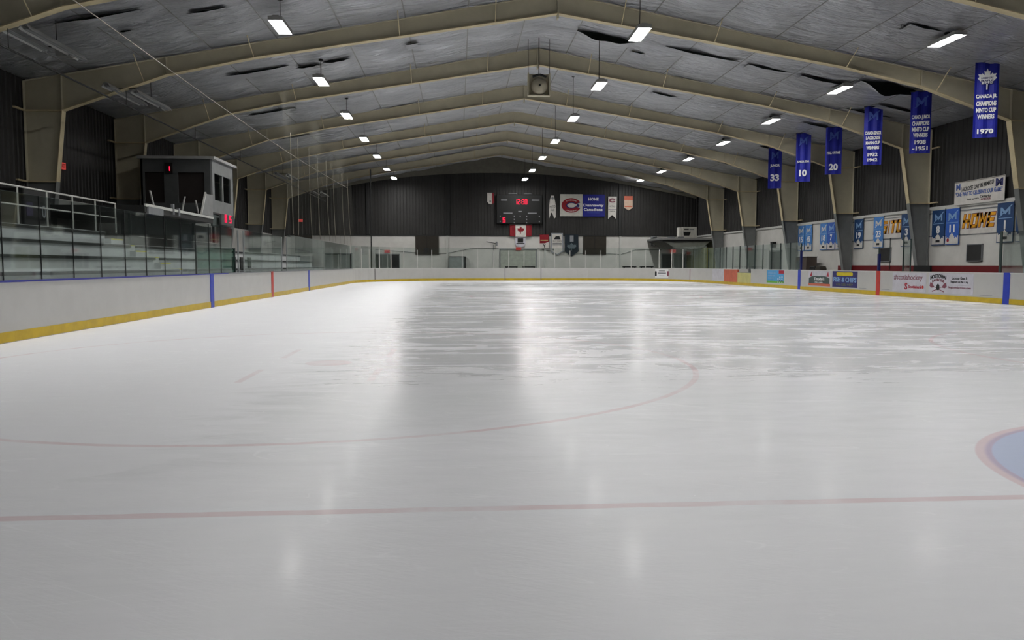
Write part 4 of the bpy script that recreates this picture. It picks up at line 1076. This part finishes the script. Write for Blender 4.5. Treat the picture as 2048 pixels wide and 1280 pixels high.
B().box(-20.98, -16.95, 24.36, 36.0, 0, 2.3).make('back_platform', 'rubber', t)
t = thing('aisle_stairs', 'grey aisle stair with yellow nosings between the two bleacher blocks', 'stairs', (0, 0, 0))
for k in range(9):
    x = -13.55 - .4 * k; z = .5 + .205 * k
    B().box(-20.98, x, 23.41, 24.34, 0 if k == 0 else z - .21, z).make('step', 'concrete', t)
    B().box(x - .07, x + .006, 23.42, 24.33, z - .035, z + .006).make('step_nosing', mat('nosing_yellow', (200, 190, 30), .5) if k == 0 else bpy.data.materials['nosing_yellow'], t)
# guard railing on the walkway
t = thing('guard_railing', 'white two-rail guard railing along the top of the near bleachers', 'railing', (-16.99, 0, 2.366))
B().cyl((0, 8, 1.02), (0, 24.4, 1.02), .025, 8).make('top_rail', 'white', t); B().cyl((0, 8, .52), (0, 24.4, .52), .022, 8).make('mid_rail', 'white', t)
p0 = None
for k in range(12):
    y = 24.38 - 1.52 * k
    if y < 8: break
    B().cyl((0, y, 0), (0, y, 1.02), .024, 8).make('post', 'white', t)
# equipment cases on the walkway
t = thing('equipment_case', 'tall black equipment case behind the white railing, marked with a small pale 0', 'case', (-18.2, 20.9, 2.37), pi / 2)
B().box(-.75, .75, -.4, .4, 0, 1.15).make('body', 'black', t, bevel=.03); B().box(-.76, .76, -.41, .41, .8, .83).make('lid_seam', 'darker', t)
text('0', 'silver', t, .2, .42, .32, .7, -.41, name='number')
B().box(-.65, -.3, -.41, -.405, .35, .75).make('label_panel', mat('label_violet', (60, 50, 80), .5), t)
t = thing('equipment_case', 'low black equipment case left of the tall one, behind the railing', 'case', (-18.2, 19.2, 2.37), pi / 2)
B().box(-.8, .8, -.4, .4, 0, .62).make('body', 'black', t, bevel=.04); B().box(-.3, .3, -.43, -.4, .3, .36).make('handle', 'darker', t)
t = thing('service_counter', 'dark tall partition against the left wall behind the equipment cases', 'partition', (-20.2, 19.5, 2.37), pi / 2)
B().box(-.9, 1.6, -.3, .3, 0, 1.9).make('body', 'darker', t); B().box(-.95, 1.65, -.33, .33, 1.9, 1.96).make('top', 'grey', t)
# press gallery platform
t = thing('press_gallery', 'dark viewing platform with white front rail, left of the white press booth', 'platform', (-16.0, 0, 3.36))
B().box(-4.9, 0, 24.4, 32.05, -.25, -.02).make('deck', 'darker', t); B().box(-.02, .04, 24.4, 32.05, -.06, .04).make('edge_strip', 'white', t)
for y in (25.2, 28.6): B().box(-.9, -.82, y, y + .1, -1.4, -.25).make('support_post', 'darkpost', t)
B().box(-1.4, -1.3, 25.8, 36.0, -1.0, -.25).make('under_wall', mat('under_wall_green', (52, 60, 58), .6), t)
b = B()
for y, l, s in ((25.3, .45, -1), (28.2, .55, 1), (30.2, .5, -1)): b.prism([(y, .02), (y + .1, .02), (y + .1 + s * l * .7, l + .1), (y + s * l * .7, l + .1)], -.06, -.02, 'x')
b.make('folded_seat', 'foil', t)
b = B(); b.box(-.03, .06, 27.0, 27.15, -.18, .22); b.box(-.03, .06, 27.6, 27.75, -.2, .1); b.box(-.04, .06, 24.6, 26.0, -.30, -.05); b.make('clamp_light', 'greycap', t)
# press booth
t = thing('press_booth', 'raised white booth with two windows on the side towards the ice', 'booth', (-16.0, 33.75, 3.62))
b = B()
y0, y1, H = -1.65, 1.65, 2.34
for a in ((y0, y1, 0, .56), (y0, y1, 1.76, H), (y0, -1.33, .56, 1.76), (-.17, .0, .56, 1.76), (1.18, y1, .56, 1.76)): b.box(-.08, 0, a[0], a[1], a[2], a[3])
b.make('side_wall', 'grey', t)
M['boothdark'] = mat('booth_dark', (70, 72, 72), .6)
b = B()
for a in ((-3.1, -.08, 0, .40), (-3.1, -.08, 1.75, H), (-3.1, -2.95, .4, 1.75), (-2.1, -1.5, .4, 1.75), (-.35, -.08, .4, 1.75)): b.box(a[0], a[1], y0, y0 + .08, a[2], a[3])
b.make('front_wall', 'boothdark', t)
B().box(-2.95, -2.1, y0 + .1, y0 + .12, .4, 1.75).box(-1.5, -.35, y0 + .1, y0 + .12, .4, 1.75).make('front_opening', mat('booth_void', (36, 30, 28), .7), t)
B().box(-3.1, 0, y1 - .08, y1, 0, H).box(-3.1, -3.02, y0, y1, 0, H).make('rear_wall', 'boothdark', t)
B().box(-3.1, 0, y0, y1, -.08, 0).make('booth_floor', 'darker', t)
B().box(-3.2, .14, y0 - .12, y1 + .15, H, H + .12).make('roof_slab', 'foil', t)
B().box(-.05, -.04, -1.33, -.17, .56, 1.76).make('window_pane', 'winglass', t); B().box(-.05, -.04, 0, 1.18, .56, 1.76).make('window_pane', 'winglass', t)
B().box(-.9, -.8, -1.2, -.1, 1.42, 1.46).make('tube_light', 'tube', t)
B().prism([(-3.24, -.20), (-2.58, .72), (-1.65, .76), (-1.65, -.20)], -.05, .0, 'x').make('wing_panel', mat('wing_grey', (130, 130, 130), .5), t)
B().prism([(-3.26, -.20), (-3.20, -.20), (-2.56, .74), (-2.62, .80)], -.05, .02, 'x').make('wing_edge', 'white', t); 
for yy in (-1.5, 1.4): B().box(-1.0, -.9, yy, yy + .12, -1.3, -.08).make('support_leg', 'darkpost', t)
B().box(-.12, -.04, -1.62, 1.6, -.62, -.08).make('skirt_panel', mat('skirt_teal', (78, 86, 84), .6), t)
t = thing('penalty_clock', 'dark penalty clock with two red lit digits under the white press booth', 'clock', (-15.90, 33.3, 3.08), pi / 2)
B().box(-.6, 1.3, -.08, .0, 0, .48).make('case', 'boothdark', t)
b = B(); seg(b, '8', -.08, .14, .26, .36, -.08); seg(b, '5', .66, .14, .26, .36, -.08); b.make('digits', 'led', t)
t = thing('time_display', 'tiny red lit digit 1 on the dark front of the press booth', 'display', (-17.85, 32.05, 5.42), 0)
B().box(-.16, .16, -.06, .0, -.12, .35).make('case', 'black', t); b = B(); seg(b, '1', -.08, 0, .14, .2, -.06); b.make('digit', 'led', t)

# netting with rope folds above the far left glass
t = thing('safety_net', 'grey see-through safety netting gathered in folds above the far left glass', 'netting', (-HW - .12, 0, 0))
b = B(); n = 160
for j in range(n + 1):
    y = 30 + 21 * j / n
    for z in (2.6, 4.0, 8.75): b.v.append((.09 * sin(y * 2.1 + z * .4) * (1.3 if z < 5 else .5), y, z))
for j in range(n):
    for k in range(2): b.f.append((j * 3 + k, j * 3 + k + 1, j * 3 + 4 + k, j * 3 + 3 + k))
b.make('net', 'net', t, smooth=True)
for y, lean in ((31.0, .3), (32.6, -.25), (35.2, .5), (37.5, .5), (40.2, .9), (42.6, .7), (46.0, 1.0), (48.6, 1.4)):
    b = B(); pr = None
    for k in range(7):
        z = 2.6 + 4.4 * k / 6; q = (.1, y - lean * (1 - (k / 6)) ** 1.8 * -1, z)
        if pr: b.cyl(pr, q, .013, 5)
        pr = q
    b.make('fold_cord', 'rope', t)
b = B(); N = 24; Y0, Y1 = 9.0, 49.0
for k in range(N):
    f = lambda s: (-12.35, Y0 + (Y1 - Y0) * s, 6.35 - .25 * sin(pi * s))
    b.cyl(f(k / N), f((k + 1) / N), .011, 6)
tag(b.make('steel_cable', 'rope'), 'thin pale cable running lengthwise high above the left boards', 'cable')

# finer pieces sit under the part they belong to
SUB = {'lamp_panel': ('housing',), 'centre_cap': ('dome',), 'window_pane': ('side_wall',), 'clock_digits': ('cabinet',), 'penalty_digit': ('cabinet',), 'caption_plate': ('cabinet',),
       'digits': ('case',), 'digit': ('case',), 'maple_leaf': ('white_field', 'cloth'), 'emblem': ('cloth', 'panel', 'field', 'white_field'), 'number': ('cloth', 'body'), 'skyline': ('cloth',),
       'sponsor_mark': ('cloth',), 'rule': ('cloth', 'panel'), 'hem': ('cloth',), 'lettering': ('cloth', 'panel', 'backing', 'case', 'field'), 'handle': ('body',), 'fan_opening': ('casing',),
       'name_strip': ('casing',), 'front_opening': ('front_wall',), 'picture': ('plate',), 'caption_strip': ('plate',), 'step_nosing': (), 'opening': ('body',), 'grass': ('panel',), 'stiffener': ()}
for r in [o for o in col.objects if o.parent is None and len(o.children)]:
    kids = list(r.children)
    for c in kids:
        want = SUB.get(c.name.split('.')[0])
        if not want: continue
        for wn in want:
            hit = [k for k in kids if k.name.split('.')[0] == wn and k is not c and k.parent is r]
            if hit: c.parent = hit[0]; break
